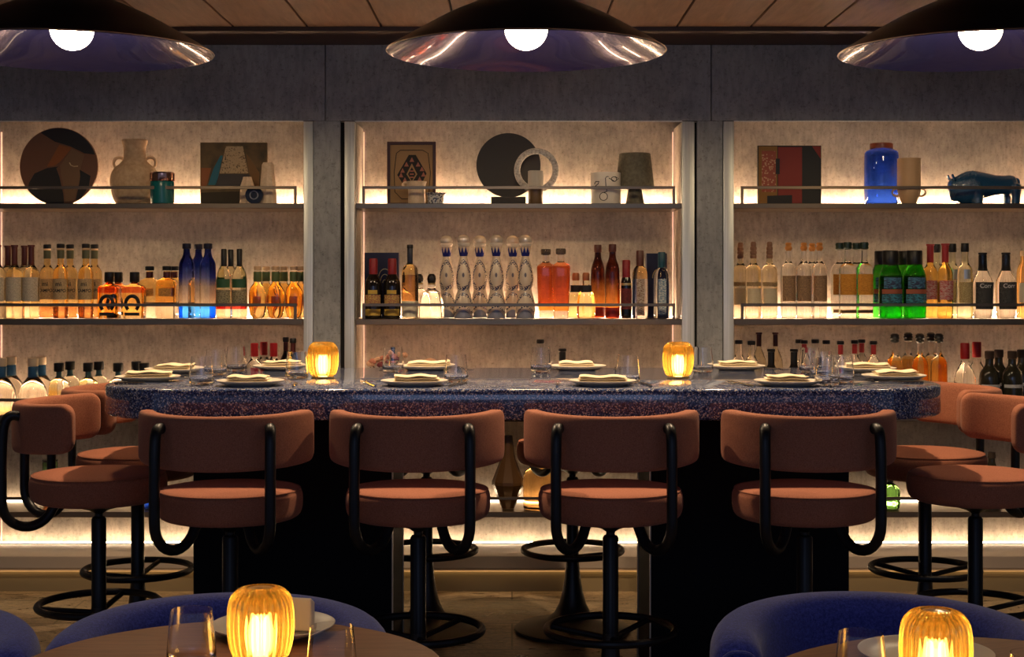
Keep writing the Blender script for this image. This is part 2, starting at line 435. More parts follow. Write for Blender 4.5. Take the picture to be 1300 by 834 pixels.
for k in range(3):
    a = math.radians((50, 165, 285)[k])
    obj('spoke', tube(bmesh.new(), [(.02*math.cos(a), .02*math.sin(a), .285), (.186*math.cos(a), .186*math.sin(a), .308)], .009, 8), BLACKM, ring)
base_l = 'terracotta upholstered bar stool, '
D0 = 4.45
xs = [-.838, -.279, .293, .870]
nm = ['leftmost', 'second from left', 'third from left', 'rightmost']
stool['group'] = 'bar stools around the communal table'
stool.location = (xs[0], D0, 0); stool.rotation_euler.z = 0; stool['label'] = base_l+'leftmost of the four in the near row'
for i in (1, 2, 3): dup(stool, (xs[i], D0, 0), (0, .0, -.03, .0)[i], base_l+nm[i]+' of the four in the near row')
dup(stool, (-1.325, 4.80, 0), math.radians(-84), base_l+'nearer one at the left table end')
dup(stool, (-1.343, 5.37, 0), math.radians(-86), base_l+'farther one at the left table end')
dup(stool, (1.486, 4.80, 0), math.radians(92), base_l+'nearer one at the right table end')
dup(stool, (1.486, 5.385, 0), math.radians(94), base_l+'farther one at the right table end')
dup(stool, (-.329, 5.76, 0), PI, base_l+'far side, left of the two between the pedestals')
dup(stool, (.233, 5.76, 0), PI, base_l+'far side, right of the two between the pedestals')

# ------------------------------------------------------------------ ribbed table lamps
AMB = bpy.data.materials.new('amber_ribbed_glass'); AMB.use_nodes = True
n_, l_ = nt(AMB); n_.remove(n_['Principled BSDF']); out = n_['Material Output']
tr = n_.new('ShaderNodeBsdfTransparent'); gl = n_.new('ShaderNodeBsdfGlossy'); gl.inputs['Roughness'].default_value = .12; gl.inputs['Color'].default_value = (1, .85, .5, 1)
tl = n_.new('ShaderNodeBsdfTranslucent'); tl.inputs['Color'].default_value = (1, .74, .28, 1)
lw = n_.new('ShaderNodeLayerWeight'); lw.inputs['Blend'].default_value = .45
cr = n_.new('ShaderNodeValToRGB'); cr.color_ramp.elements[0].color = (1, .88, .55, 1); cr.color_ramp.elements[1].color = (.92, .62, .20, 1)
l_.new(lw.outputs['Facing'], cr.inputs['Fac']); l_.new(cr.outputs['Color'], tr.inputs['Color'])
m1 = n_.new('ShaderNodeMixShader'); m1.inputs[0].default_value = .14; l_.new(tr.outputs[0], m1.inputs[1]); l_.new(tl.outputs[0], m1.inputs[2])
m2 = n_.new('ShaderNodeMixShader'); l_.new(m1.outputs[0], m2.inputs[1]); l_.new(gl.outputs[0], m2.inputs[2])
fm = n_.new('ShaderNodeMath'); fm.operation = 'MULTIPLY'; fm.inputs[1].default_value = .5; l_.new(lw.outputs['Fresnel'], fm.inputs[0]); l_.new(fm.outputs[0], m2.inputs[0])
gg = n_.new('ShaderNodeBsdfGlass'); gg.inputs['IOR'].default_value = 1.45; gg.inputs['Color'].default_value = (1, .87, .52, 1); gg.inputs['Roughness'].default_value = .03
m3 = n_.new('ShaderNodeMixShader'); m3.inputs[0].default_value = .55; l_.new(m2.outputs[0], m3.inputs[1]); l_.new(gg.outputs[0], m3.inputs[2])
l_.new(m3.outputs[0], out.inputs['Surface'])
GLOW = mat('lamp_core', (1, .9, .7), .5, emit=(1, .68, .30), es=15)
lamp = thing('table_lamp', '', 'table lamp')
lp = rnd([(.030, .008), (.038, .012), (.044, .03), (.0475, .055), (.047, .085), (.044, .104), (.036, .116), (.028, .121), (.020, .122)], 2)+rnd([(.018, .118), (.033, .112), (.040, .102), (.0425, .085), (.043, .055), (.0395, .03), (.034, .016), (.028, .011)], 1)
obj('ribbed_shade', LT(lp, seg=208, ribs=24, ribamp=.115, close_loop=True), AMB, lamp)
obj('foot', LT([(.036, 0), (.037, .002), (.033, .007), (.030, .0075)], seg=104, ribs=26, ribamp=.05), mat('foot_glass', (1, .85, .55), .1, trans=.8), lamp)
obj('light_core', LT(rnd([(.008, .012), (.016, .016), (.021, .032), (.021, .054), (.015, .074), (.0, .08)], 2), seg=24), GLOW, lamp)
obj('top_cap', LT(rnd([(.0, .1185), (.019, .1185), (.0195, .121), (.0, .1225)], 1), seg=40, closed=False), mat('amber_cap', (.75, .5, .2), .2, trans=.6), lamp)
lamp.location = (X(410, 5.01), 5.01, TZ); lamp['group'] = 'ribbed amber lamps'
lamp['label'] = 'glowing ribbed amber glass lamp on the left half of the bar table'
dup(lamp, (X(861, 5.01), 5.01, TZ), .1, 'glowing ribbed amber glass lamp on the right half of the bar table')

# ------------------------------------------------------------------ foreground tables and tub chairs
TABZ = .75
tab = thing('bistro_table', 'small round walnut table in the left foreground', 'table', (-.442, 2.305, 0), 0, 'round bistro tables')
obj('tabletop', LT([(0, TABZ-.028), (.325, TABZ-.028), (.338, TABZ-.022), (.342, TABZ-.012), (.338, TABZ-.003), (.330, TABZ), (0, TABZ)], seg=96, closed=False), WOODT, tab)
obj('column', LT([(.03, .03), (.03, TABZ-.04), (.09, TABZ-.028)], seg=32), BLACKM, tab)
obj('base_plate', LT([(.22, 0), (.225, .005), (.22, .014), (.06, .03), (.03, .05)], seg=64), BLACKM, tab)
dup(tab, (.708, 2.19, 0), .4, 'small round walnut table in the right foreground')
dup(lamp, (X(331, 2.33), 2.33, TABZ), .05, 'glowing ribbed amber glass lamp on the left foreground round table')
dup(lamp, (X(1188, 2.17), 2.17, TABZ), .12, 'glowing ribbed amber glass lamp on the right foreground round table')

def tub_mesh(z0=.30, z1=.695, a=.278, b=.30, th=.098, arm=.06, M=28, sl=0):
    path = []
    for i in range(5): path.append((-a, -arm+arm*i/5))
    for i in range(41):
        t = PI-PI*i/40; path.append((a*math.cos(t)*1.0, b*math.sin(t)))
    for i in range(1, 6): path.append((a, -arm*i/5))
    bm = bmesh.new(); rings = []; n = len(path)
    for i, (x, y) in enumerate(path):
        p = Vector((x, y)); q = Vector(path[min(i+1, n-1)])-Vector(path[max(i-1, 0)]); q.normalize(); nr = Vector((q.y, -q.x))
        e = min(i, n-1-i); k = 1-.22*(1-min(e/2.0, 1))**2
        ring = []
        top = z1-.03*(1-math.sin(PI*i/(n-1)))**2
        for j in range(M):
            f = 2*PI*j/M; c, s_ = math.cos(f), math.sin(f)
            u = math.copysign(abs(c)**.8, c)*th/2*k
            zc = (z0+top)/2; hh = (top-z0)/2
            w = s_*th/2*k*1.05
            z = (top-th/2*1.05*1.0+w) if s_ > 0 else (z0+.03+w*.6)
            ring.append(bm.verts.new((p.x+nr.x*u, p.y+nr.y*u, z)))
        rings.append(ring)
    for A, B in zip(rings[:-1], rings[1:]):
        for j in range(M): bm.faces.new((A[j], A[(j+1) % M], B[(j+1) % M], B[j]))
    bm.faces.new(rings[0]); bm.faces.new(rings[-1][::-1])
    return bm, rings
tub = thing('tub_chair', '', 'armchair')
bm, rings = tub_mesh()
ends = [[v.co.copy() for v in rings[0]], [v.co.copy() for v in rings[-1]]]
sh = obj('shell_back', bm, BLUEF, tub, auto=50)
for e in ends:
    top = [p for p in e]
    obj('piping', tube(bmesh.new(), [Vector((p.x, p.y, p.z)) for p in top], .0042, 6, closed=True), BLUEP, sh)
obj('seat_cushion', LT(rnd([(0, .36), (.22, .36), (.235, .38), (.235, .44), (.22, .46), (0, .465)], 1), seg=48, closed=False, c=(0, .04, 0)), BLUEF, tub)
for sx in (-1, 1):
    for sy in (-1, 1):
        obj('leg', tube(bmesh.new(), [(sx*.2, .05+sy*.17, 0), (sx*.17, .05+sy*.15, .36)], [.011, .016], 12), BLACKM, tub)
tub.location = (-.555, 2.83, 0); tub.rotation_euler.z = math.radians(4); tub['label'] = 'blue boucle tub chair facing the left foreground table'; tub['group'] = 'blue tub chairs'
dup(tub, (.705, 2.84, 0), math.radians(-3), 'blue boucle tub chair facing the right foreground table')
dup(tub, (-1.205, 2.74, 0), math.radians(8), 'blue boucle tub chair cut off by the bottom left corner of the photo')

# ------------------------------------------------------------------ tableware
plate = thing('plate', '', 'plate')
obj('dish', LT(rnd([(0, .008), (.066, .008), (.083, .0105), (.0995, .0165), (.1045, .0185), (.105, .0165), (.100, .013), (.08, .005), (.064, .0015), (0, .0015)], 2), seg=64, closed=False), PLATE, plate)
obj('foot_rim', LT([(.062, 0), (.064, 0), (.066, .003), (.066, .0045), (.060, .0045)], seg=48, close_loop=True), PLATEU, plate)
def napkin_mesh(seed, w=.145, d=.07, h=.020):
    rn = random.Random(seed); bm = bmesh.new(); nx, ny = 20, 8
    ph = rn.uniform(0, 6)
    for L in range(3):
        zb = L*h/3; sw = 1-.05*L; off = rn.uniform(-.004, .004)
        rows = []
        def pt(i, j, top):
            u = -w/2*sw+w*sw*i/nx+off; v = -d/2+d*j/ny
            sag = .0018*math.sin(ph+5*i/nx*2+L*.5)*(.3+L*.35)+.0015*math.sin(j*.9+ph)
            ed = min(i, nx-i)/nx*2
            e2 = min(j, ny-j)/ny*2
            pin = min(1, (ed*4)**.5 if ed > 0 else 0)*min(1, (e2*3)**.5 if e2 > 0 else 0)
            t = h/3*.94
            mid = zb+t/2+sag*L*.6
            return (u, v, max(.0, mid+(t/2*(.15+.85*pin) if top else -t/2*(.3+.7*pin))))
        T = [[bm.verts.new(pt(i, j, True)) for j in range(ny+1)] for i in range(nx+1)]
        B = [[bm.verts.new(pt(i, j, False)) for j in range(ny+1)] for i in range(nx+1)]
        for i in range(nx):
            for j in range(ny):
                bm.faces.new((T[i][j], T[i+1][j], T[i+1][j+1], T[i][j+1])); bm.faces.new((B[i][j], B[i][j+1], B[i+1][j+1], B[i+1][j]))
        for i in range(nx):
            bm.faces.new((T[i][0], B[i][0], B[i+1][0], T[i+1][0])); bm.faces.new((T[i][ny], T[i+1][ny], B[i+1][ny], B[i][ny]))
        for j in range(ny):
            bm.faces.new((T[0][j], T[0][j+1], B[0][j+1], B[0][j])); bm.faces.new((T[nx][j], B[nx][j], B[nx][j+1], T[nx][j+1]))
    return bm
def tines():
    bm = bmesh.new()
    box(bm, -.011, .011, .055, .068, .0035, .0055, .001, 1)
    for k in range(4):
        x = -.0095+k*.00633; tube(bm, [(x, .067, .0045), (x, .085, .0065), (x, .102, .0085)], [.0013, .0012, .0006], 6)
    return bm
fork = thing('fork', '', 'fork')
obj('handle', tube(bmesh.new(), spline([(0, -.085, .003), (0, -.03, .0035), (0, .03, .006), (0, .057, .0045)], 4), [.0042]*4+[.0036]*3+[.0024]*6, 8), SILVER, fork)
obj('tines', tines(), SILVER, fork, auto=40)
knife = thing('knife', '', 'knife')
obj('handle', tube(bmesh.new(), [(0, -.10, .0042), (0, -.09, .0042), (0, -.02, .0042), (0, -.005, .0042)], [.0022, .0042, .0038, .0026], 8), SILVER, knife)
bm = bmesh.new(); pts = [(-.003, -.006), (.006, -.004), (.009, .05), (.007, .085), (0, .105), (-.003, .09)]
A = [bm.verts.new((x, y, .003)) for x, y in pts]; B = [bm.verts.new((x, y, .0048)) for x, y in pts]
bm.faces.new(A[::-1]); bm.faces.new(B)
for i in range(6): bm.faces.new((A[i], A[(i+1) % 6], B[(i+1) % 6], B[i]))
obj('blade', bm, SILVER, knife, smooth=False)
gp = rnd([(.0, .0), (.030, .0), (.036, .003), (.0382, .012), (.0375, .035), (.0335, .075), (.0318, .0905)], 2)
gi = rnd([(.0310, .0905), (.0327, .075), (.0365, .035), (.0365, .020), (.030, .012), (0, .0105)], 2)
tum = obj('tumbler', LT(gp+gi, seg=48, closed=False), GLS)
tumbler_used = [False]
def tumbler(px, by, label, group='water tumblers on the bar table', z=TZ, D=None, rz=0):
    D = D or F*(CAMZ-z)/(by-355)
    loc = (X(px, D), D, z)
    if not tumbler_used[0]:
        tumbler_used[0] = True; tum.location = loc; tag(tum, label, 'glass', group); return
    dup(tum, loc, rz, label, group)
first = {}
def place(proto, key, loc, rz, label, group):
    if key not in first:
        first[key] = 1; proto.location = loc; proto.rotation_euler = (0, 0, rz); proto['label'] = label; proto['group'] = group; return proto
    return dup(proto, loc, rz, label, group)
# settings: (px, depth, facing, where text)
SETS = [(318, 4.66, 0, 'near side, leftmost'), (526, 4.66, 0, 'near side, second from left'), (765, 4.66, 0, 'near side, third from left'), (1000, 4.66, 0, 'near side, rightmost'),
        (358, 5.47, PI, 'far side, leftmost'), (541, 5.47, PI, 'far side, second from left'), (733, 5.47, PI, 'far side, third from left'), (935, 5.47, PI, 'far side, rightmost'),
        (188, 4.86, -PI/2, 'left end, nearer'), (222, 5.28, -PI/2, 'left end, farther'), (1148, 4.92, PI/2, 'right end, nearer'), (1100, 5.33, PI/2, 'right end, farther')]
for i, (px, D, a, w) in enumerate(SETS):
    x = X(px, D)
    if i == 8: x = max(x, TX0+.112)
    if i == 10: x = min(x, TX1-.112)
    pos = 'at the %s place of the bar table' % w
    place(plate, 'plate', (x, D, TZ), a+.1*i, 'round stoneware plate '+pos, 'plates on the bar table')
    o = obj('folded_napkin', napkin_mesh(i, .135+.012*(i % 3), .085), NAP, loc=(x+(-.004, .006, .003)[i % 3], D-.005, TZ+.0135), rot=(0, 0, (0, .06, -.08, .03, -.05, .04, 0, .07, .1, -.06, .05, -.1)[i]))
    tag(o, 'folded cream napkin, '+w+' place of the bar table', 'napkin', 'folded napkins on the bar table')
    ca, sa = math.cos(a), math.sin(a)
    def off(dx, dy): return (x+dx*ca-dy*sa, D+dx*sa+dy*ca, TZ+.0002)
    if i < 8: fl, kn = off(-.14, .01), off(.135, .01)
    else: fl, kn = off(-.15, .03), off(.142, .03)
    place(fork, 'fork', fl, a+(.3 if i % 2 else -.05), 'steel fork, '+w+' place of the bar table', 'forks on the bar table')
    place(knife, 'knife', kn, a+(-.25 if i % 2 else .1), 'steel knife, '+w+' place of the bar table', 'knives on the bar table')
TW = [(256, 489, 'left of the left-end group of four'), (274, 477, 'between two others in the left-end group of four'), (300, 472, 'tallest-looking right one of the left-end group of four'), (377, 481, 'just left of the left table lamp'),
      (499, 473, 'in front of the pinkish dried flowers'), (579, 486, 'right of the second near plate'), (687, 473, 'left of the third far plate'), (797, 487, 'right of the third near plate'),
      (892, 473, 'just right of the right table lamp'), (1028, 474, 'rear left one of the right-end group of four'), (1043, 480, 'middle one of the right-end group of four'), (1069, 487, 'front right one of the right-end group of four'), (1050, 490, 'front middle one of the right-end group of four')]
for px, by, w in TW: tumbler(px, by, 'clear glass tumbler '+w)
# foreground tableware
place(plate, 'plate', (X(347, 2.54), 2.54, TABZ), 0, 'round stoneware plate on the left foreground table behind the lamp', 'plates on the foreground tables')
place(plate, 'plate', (X(1175, 2.35), 2.35, TABZ), 0, 'round stoneware plate on the right foreground table behind the lamp', 'plates on the foreground tables')
bm = bmesh.new()
for k in range(3): box(bm, -.030+.002*k, .030-.001*k, -.012+.008*k, -.005+.008*k, 0, .055-.004*k, .002, 1)
o = obj('folded_napkin', bm, NAP, loc=(X(377, 2.52), 2.52, TABZ+.0115), rot=(0, 0, -.25)); tag(o, 'folded cream napkin standing on the left foreground plate', 'napkin')
tumbler(243, 0, 'clear glass tumbler left of the left foreground lamp', 'tumblers on the foreground tables', TABZ, 2.31)
tumbler(421, 0, 'clear glass tumbler right of the left foreground lamp', 'tumblers on the foreground tables', TABZ, 2.20)
tumbler(1093, 0, 'clear glass tumbler left of the right foreground lamp', 'tumblers on the foreground tables', TABZ, 2.16)
tumbler(1313, 0, 'clear glass tumbler cut off at the bottom right edge of the photo', 'tumblers on the foreground tables', TABZ, 2.04)
place(knife, 'knife', (X(1262, 2.30), 2.30, TABZ+.0002), .5, 'steel knife on the right foreground table beside the plate', 'cutlery on the foreground tables')
# ------------------------------------------------------------------ bottles
K = 1/289.0                      # pixels of the photograph to metres at the shelves
def zglass(key, stops, h, interp='CONSTANT', r=.03, ior=1.36):
    """tinted glass whose tint follows the liquid level (heights in px)"""
    if key in MATS: return MATS[key]
    m = glass(key, (1, 1, 1), r, ior); o = sepz(m)
    f = math_(m, 'DIVIDE', o['Z'], h*K)
    base(m, ramp(m, f, [(min(max(p/h, 0), 1), c) for p, c in stops], interp)); return m
def label_mesh(r, z0, z1, half, n=2, depth=1.0, off=.0006, th=.0005, seg=12, ph=0):
    bm = bmesh.new(); R = []
    for rr in (r+off+th, r+off):
        a = []
        for i in range(seg+1):
            t = -PI/2-half+2*half*i/seg+ph; k = sec(t, n)*rr
            a.append((k*math.cos(t), depth*k*math.sin(t)))
        R.append(a)
    V = [[[bm.verts.new((x, y, z)) for x, y in a] for z in (z0, z1)] for a in R]
    for i in range(seg):
        bm.faces.new((V[0][0][i], V[0][0][i+1], V[0][1][i+1], V[0][1][i]))
        bm.faces.new((V[1][0][i], V[1][1][i], V[1][1][i+1], V[1][0][i+1]))
        for q in (0, 1): bm.faces.new((V[0][q][i], V[0][q][i+1], V[1][q][i+1], V[1][q][i]))
    for i in (0, seg): bm.faces.new((V[0][0][i], V[0][1][i], V[1][1][i], V[1][0][i]))
    return bm
FONTC = {}
def lettering(txt, size, m, parent, loc, r=None):
    """raised letters wrapped on a cylinder of radius r about the parent's axis"""
    cu = bpy.data.curves.new('t', 'FONT'); cu.body = txt; cu.size = size; cu.align_x = 'CENTER'; cu.extrude = .0002; cu.offset = size*.02
    to = bpy.data.objects.new('t', cu); link(to)
    dg = bpy.context.evaluated_depsgraph_get(); dg.update()
    me = bpy.data.meshes.new_from_object(to.evaluated_get(dg)); bpy.data.objects.remove(to)
    for v in me.vertices:
        x, y, z = v.co
        if r: a = x/r; v.co = ((r+z)*math.sin(a)+loc[0], -(r+z)*math.cos(a)+loc[1], y+loc[2])
        else: v.co = (x+loc[0], loc[1]-z, y+loc[2])
    me.materials.clear(); me.materials.append(m)
    o = bpy.data.objects.new('lettering', me); link(o); o.parent = parent; return o
INK = mat('ink_black', (.01, .01, .01), .6); INKW = mat('ink_silver', (.6, .6, .58), .4); INKB = mat('ink_brown', (.10, .04, .02), .6); INKR = mat('ink_red', (.35, .02, .02), .6); GOLD = mat('gold_foil', (.7, .48, .18), .3, metal=.8)
def paper(key, lo=0, hi=0, sc=300, r=.75):
    if key in MATS: return MATS[key]
    m = mat(key, rough=r); nn = noise(m, tc(m, scale=(1, 1, 3)), sc, 2, .6); base(m, ramp(m, nn, [(.42, lo), (.56, hi)])); return m
CAPBK = mat('cap_black', (.01, .01, .01), .4)
def C(*a): return a
FAM = {}
def fam(key, desc, body, m, caps=(), labels=(), text=(), n=2, depth=1.0, seg=28, sm=2, cat='bottle', name='bottle'):
    FAM[key] = dict(desc=desc, body=body, m=m, caps=caps, labels=labels, text=text, n=n, depth=depth, seg=seg, sm=sm, root=None, cat=cat, name=name)
def make(key):
    f = FAM[key]; t = thing(f['name'], '', f['cat'])
    pf = [(0, 0.0)]+[(r*K, z*K) for r, z in f['body']]
    # keep the flat foot, smooth the shoulders
    pf = [pf[0]]+rnd(pf[1:], f['sm'])
    if pf[-1][0] > 0: pf.append((0, pf[-1][1]))
    obj('glass_body', LT(pf, seg=f['seg'], n=f['n'], depth=f['depth'], closed=False), f['m'], t, auto=40)
    for c in f['caps']:
        nm, prof, mm = c[:3]; nn = c[3] if len(c) > 3 else 2
        obj(nm, LT([(r*K, z*K) for r, z in prof], seg=20, n=nn), mm, t, auto=40)
    lo = None
    for nm, r, a, b, half, mm in f['labels']:
        lo = obj(nm, label_mesh(r*K, a*K, b*K, half, f['n'], f['depth']), mm, t)
    for (txt, size, z, r, mm) in f['text']:
        if f['n'] == 2 and f['depth'] == 1: lettering(txt, size*K, mm, lo or t, (0, 0, z*K), r*K+.0013)
        else: lettering(txt, size*K, mm, lo or t, (0, -(r*K*f['depth']+.0013), z*K))
    return t
PLACED = {}
def put(key, px, back, bay, lev, rz=0):
    PLACED.setdefault((key, bay, lev), []).append((px, back, rz))
def cap(r, a, b, nm='stopper', m=None): return (nm, [(r*.92, a), (r, a+.8), (r, b-.8), (r*.85, b)], m or CAPBK)

PY = C(.93, .80, .48); AMB1 = C(1.0, .60, .14); AMB2 = C(.98, .58, .14); CLR = C(.97, .97, .95)
PY = C(.98, .86, .56)
fam('A', 'tall pale bottle with maroon foil and beige label', [(10, .5), (10.5, 2), (10.5, 52), (10, 60), (5, 66), (3.4, 69), (3.2, 88)], zglass('pale_gold', [(0, C(1, .93, .72)), (14, PY)], 70),
    [('neck_foil', [(3.6, 67), (3.8, 68), (3.8, 90), (4.6, 90.5), (4.6, 93), (3.5, 93)], mat('maroon_foil', (.10, .02, .015), .4))],
    [('label', 10.5, 22, 52, 1.15, paper('beige_print', (.36, .29, .2), (.78, .68, .50)))])
fam('B', 'amber bottle with dark cap, olive band, tan label', [(9, .5), (9.8, 2), (9.8, 54), (9, 61), (4.5, 67), (4, 70), (4, 87)], zglass('campo_amber', [(0, C(.35, .16, .05)), (15, C(1, .74, .32))], 90),
    [('neck_band', [(4.5, 76), (4.6, 76.5), (4.6, 86), (4.4, 86.5)], mat('olive_band', (.10, .10, .05), .5)), ('cork_ring', [(4.4, 87), (4.6, 87.3), (4.6, 89)], mat('cork', (.6, .42, .25), .8)), cap(5, 89, 94.5)],
    [('label', 9.8, 24, 50, 1.1, paper('tan_print', (.42, .28, .13), (.62, .44, .23), 160))],
    [('mi', 8, 41, 9.8, INK), ('CAMPO', 5.6, 33.5, 9.8, INK)])
fam('C', 'squat square amber bottle with black horseshoe label', [(12, .5), (13, 2), (13, 37), (12, 41), (5, 43), (3.6, 46)], zglass('squat_amber', [(0, C(1, .9, .7)), (4, AMB2), (32, C(.75, .16, .04))], 46),
    [cap(6.2, 46, 59)], [('label', 13, 4, 8, .62, mat('label_black', (.012, .01, .01), .5))], n=6, seg=40, sm=1)
fam('D', 'square amber bottle with black cap and dark band', [(12, .5), (12.6, 2), (12.6, 43), (11.5, 48), (5, 51), (3.8, 53), (3.8, 60)], zglass('square_amber', [(0, C(1, .93, .8)), (17, C(.08, .05, .03)), (20, C(1, .70, .26))], 60),
    [('neck_foil', [(4.4, 51), (4.6, 52), (4.6, 59)], mat('maroon_foil')), cap(5.8, 61, 66.5)], [('label', 12.6, 28, 38, .55, paper('amber_print', (.35, .12, .03), (.85, .42, .08)))], n=6, seg=40, sm=1)
fam('E', 'tall bottle fading from navy to bright blue foot', [(9.5, .5), (10.2, 2), (10.2, 66), (9, 72), (5, 79), (4.2, 84), (4.2, 90)],
    zglass('navy_fade', [(0, C(.02, .16, .95)), (17, C(.05, .35, 1)), (19, C(.92, .80, .66)), (40, C(.75, .66, .60)), (52, C(.16, .20, .62)), (66, C(.01, .03, .35)), (90, C(.01, .01, .12))], 90, 'LINEAR'),
    [cap(5.6, 88, 95, m=mat('navy_cap', (.01, .012, .03), .3))])
fam('F', 'clear bottle with black neck, green and tan labels', [(9, .5), (9.8, 2), (9.8, 46), (8.5, 58), (4, 66), (3, 70), (3, 86)], zglass('herbal_clear', [(0, C(1, .93, .75)), (12, C(.6, .08, .05)), (17, C(.9, .85, .6))], 88),
    [('neck_foil', [(3.4, 66), (3.6, 67), (3.6, 87), (3, 88)], CAPBK)], [('label', 9.8, 19, 36, 1.15, paper('tan_print2', (.10, .08, .04), (.42, .35, .2), 220)), ('label', 9.7, 39, 50, 1.0, mat('label_green', (.03, .10, .04), .5))])
fam('G', 'round flask of orange liquor with green neck band', [(6, .5), (9, 3), (11.2, 14), (11.4, 28), (10, 38), (5.5, 44), (4, 46), (4, 60)], zglass('orange_glass', [(0, C(1, .78, .36)), (12, C(1, .64, .18)), (44, C(1, .85, .6))], 62),
    [('neck_band', [(5, 47), (5.3, 48), (5.3, 58), (5, 59)], mat('green_foil', (.09, .13, .04), .45)), cap(4.6, 61, 66, m=mat('cork'))], [('label', 10.6, 15, 28, .5, mat('label_orange', (.72, .22, .03), .6))], depth=.6)
fam('H', 'dark bottle with red cap and yellow peaked label', [(10, .5), (11, 2), (11, 42), (9, 50), (5, 56), (4.5, 60)], mat('near_black_glass', (.012, .008, .006), .08, spec=.6),
    [('red_cap', [(5, 52), (5.4, 54), (5.4, 74), (4.6, 76)], mat('red_foil', (.28, .015, .02), .4)), ('gold_ring', [(8.8, 48), (9.3, 48.4), (8, 51)], GOLD)],
    [('label', 11, 4, 12, 1.0, mat('label_yellow', (.50, .33, .05), .5)), ('label', 11, 17, 30, 1.0, paper('yellow_print', (.25, .04, .06), (.55, .38, .10), 150)), ('label', 11, 31, 36, .55, mat('label_yellow'))])
fam('I', 'slender dark amber bottle with long black neck', [(10, .5), (10.6, 2), (10.6, 58), (9.4, 65), (4, 69), (3.2, 72), (3.2, 88)], zglass('dark_amber', [(0, C(1, .93, .75)), (22, C(.50, .25, .07)), (55, C(1, .72, .3))], 72),
    [('neck_foil', [(3.4, 69), (3.6, 70), (3.6, 88), (3.2, 89)], mat('navy_foil', (.02, .025, .04), .3)), cap(4, 88.5, 93.5)], [('paper_band', 10.6, 2, 22, 1.2, mat('label_white', (.75, .68, .5), .6))])
fam('J', 'short clear decanter with black ball stopper', [(15, .5), (16, 2), (15.5, 16), (12, 32), (7, 36), (4.5, 38), (4.5, 45)], zglass('clear_bright', [(0, C(1, .97, .92))], 50),
    [('ball_stopper', [(3.5, 44), (5, 46), (5.8, 50), (5, 54), (3, 56.5)], mat('cap_gloss', (.015, .012, .01), .15)), ('gold_ring', [(4.8, 43), (5, 43.4), (5, 45)], GOLD)], n=4, seg=40)
# painted ceramic decanter
m = mat('painted_ceramic', (.72, .62, .50), .22, spec=.6); o = sepz(m)
xx = math_(m, 'DIVIDE', o['X'], 8.6*K); hh = math_(m, 'DIVIDE', math_(m, 'SUBTRACT', o['Z'], 55*K), 17*K)
wid = math_(m, 'SUBTRACT', 1.0, math_(m, 'MULTIPLY', hh, .38))
x2 = math_(m, 'DIVIDE', xx, wid)
rad = math_(m, 'SQRT', math_(m, 'ADD', math_(m, 'MULTIPLY', x2, x2), math_(m, 'MULTIPLY', hh, hh)))
dr = math_(m, 'ABSOLUTE', math_(m, 'SUBTRACT', rad, 1.0))
ringm = math_(m, 'LESS_THAN', dr, .17)
n_, l_ = nt(m); vo = n_.new('ShaderNodeTexVoronoi'); vo.inputs['Scale'].default_value = 190; l_.new(tc(m), vo.inputs['Vector'])
dots = math_(m, 'LESS_THAN', vo.outputs['Distance'], .55)
pat = math_(m, 'MULTIPLY', ringm, dots)
cen = math_(m, 'LESS_THAN', rad, .17); pat = math_(m, 'MAXIMUM', pat, math_(m, 'MULTIPLY', cen, .8))
x3 = math_(m, 'DIVIDE', o['X'], 9.5*K)
h3 = math_(m, 'DIVIDE', o['Z'], K)
arch = math_(m, 'SUBTRACT', 31.0, math_(m, 'MULTIPLY', math_(m, 'MULTIPLY', x3, x3), 9.0))
am = math_(m, 'LESS_THAN', math_(m, 'ABSOLUTE', math_(m, 'SUBTRACT', h3, arch)), 2.1); pat = math_(m, 'MAXIMUM', pat, math_(m, 'MULTIPLY', am, dots))
arch2 = math_(m, 'SUBTRACT', 11.0, math_(m, 'MULTIPLY', math_(m, 'MULTIPLY', x3, x3), 7.0))
am2 = math_(m, 'LESS_THAN', math_(m, 'ABSOLUTE', math_(m, 'SUBTRACT', h3, math_(m, 'ADD', arch2, 5.0))), 1.4); pat = math_(m, 'MAXIMUM', pat, math_(m, 'MULTIPLY', am2, dots))
low = math_(m, 'LESS_THAN', h3, arch2)
colr = mixc(m, pat, (.70, .58, .44), (.02, .03, .10)); colr = mixc(m, math_(m, 'MULTIPLY', low, .75), colr, (.10, .16, .30)); base(m, colr)
CER = m
CROWN = m = mat('cobalt_crown', (.012, .02, .20), .2); o = sepz(m)
tri = math_(m, 'PINGPONG', math_(m, 'ADD', o['X'], 100*K), 2.1*K); spk = math_(m, 'ADD', 83.0, math_(m, 'MULTIPLY', tri, 8.0/(2.1*K)))
base(m, mixc(m, math_(m, 'LESS_THAN', math_(m, 'DIVIDE', o['Z'], K), spk), (.62, .5, .38), (.01, .016, .16)))
fam('K', 'painted cream ceramic decanter with blue crown and dome stopper', [(11.5, .5), (12.5, 2), (12.6, 12), (11.6, 22), (8.6, 32), (7.4, 36), (9.0, 42), (9.8, 49), (9.2, 57), (7.2, 67), (5.2, 74), (4.4, 78), (4.8, 80)], CER,
    [('blue_crown', [(4.5, 78.5), (5.2, 80), (6.6, 89), (6.9, 91), (4, 91.2)], CROWN), ('crown_plate', [(4, 91.2), (6.5, 91.6), (8.2, 94.2), (8.2, 95.2), (7, 95.6)], WHITEC),
     ('dome_stopper', [(7.2, 95.8), (8.4, 98), (8.2, 101), (6.4, 104), (3.5, 105.8), (.2, 106.2)], mat('dome_glass', (.80, .72, .62), .06, metal=.55, spec=.8))], seg=36)
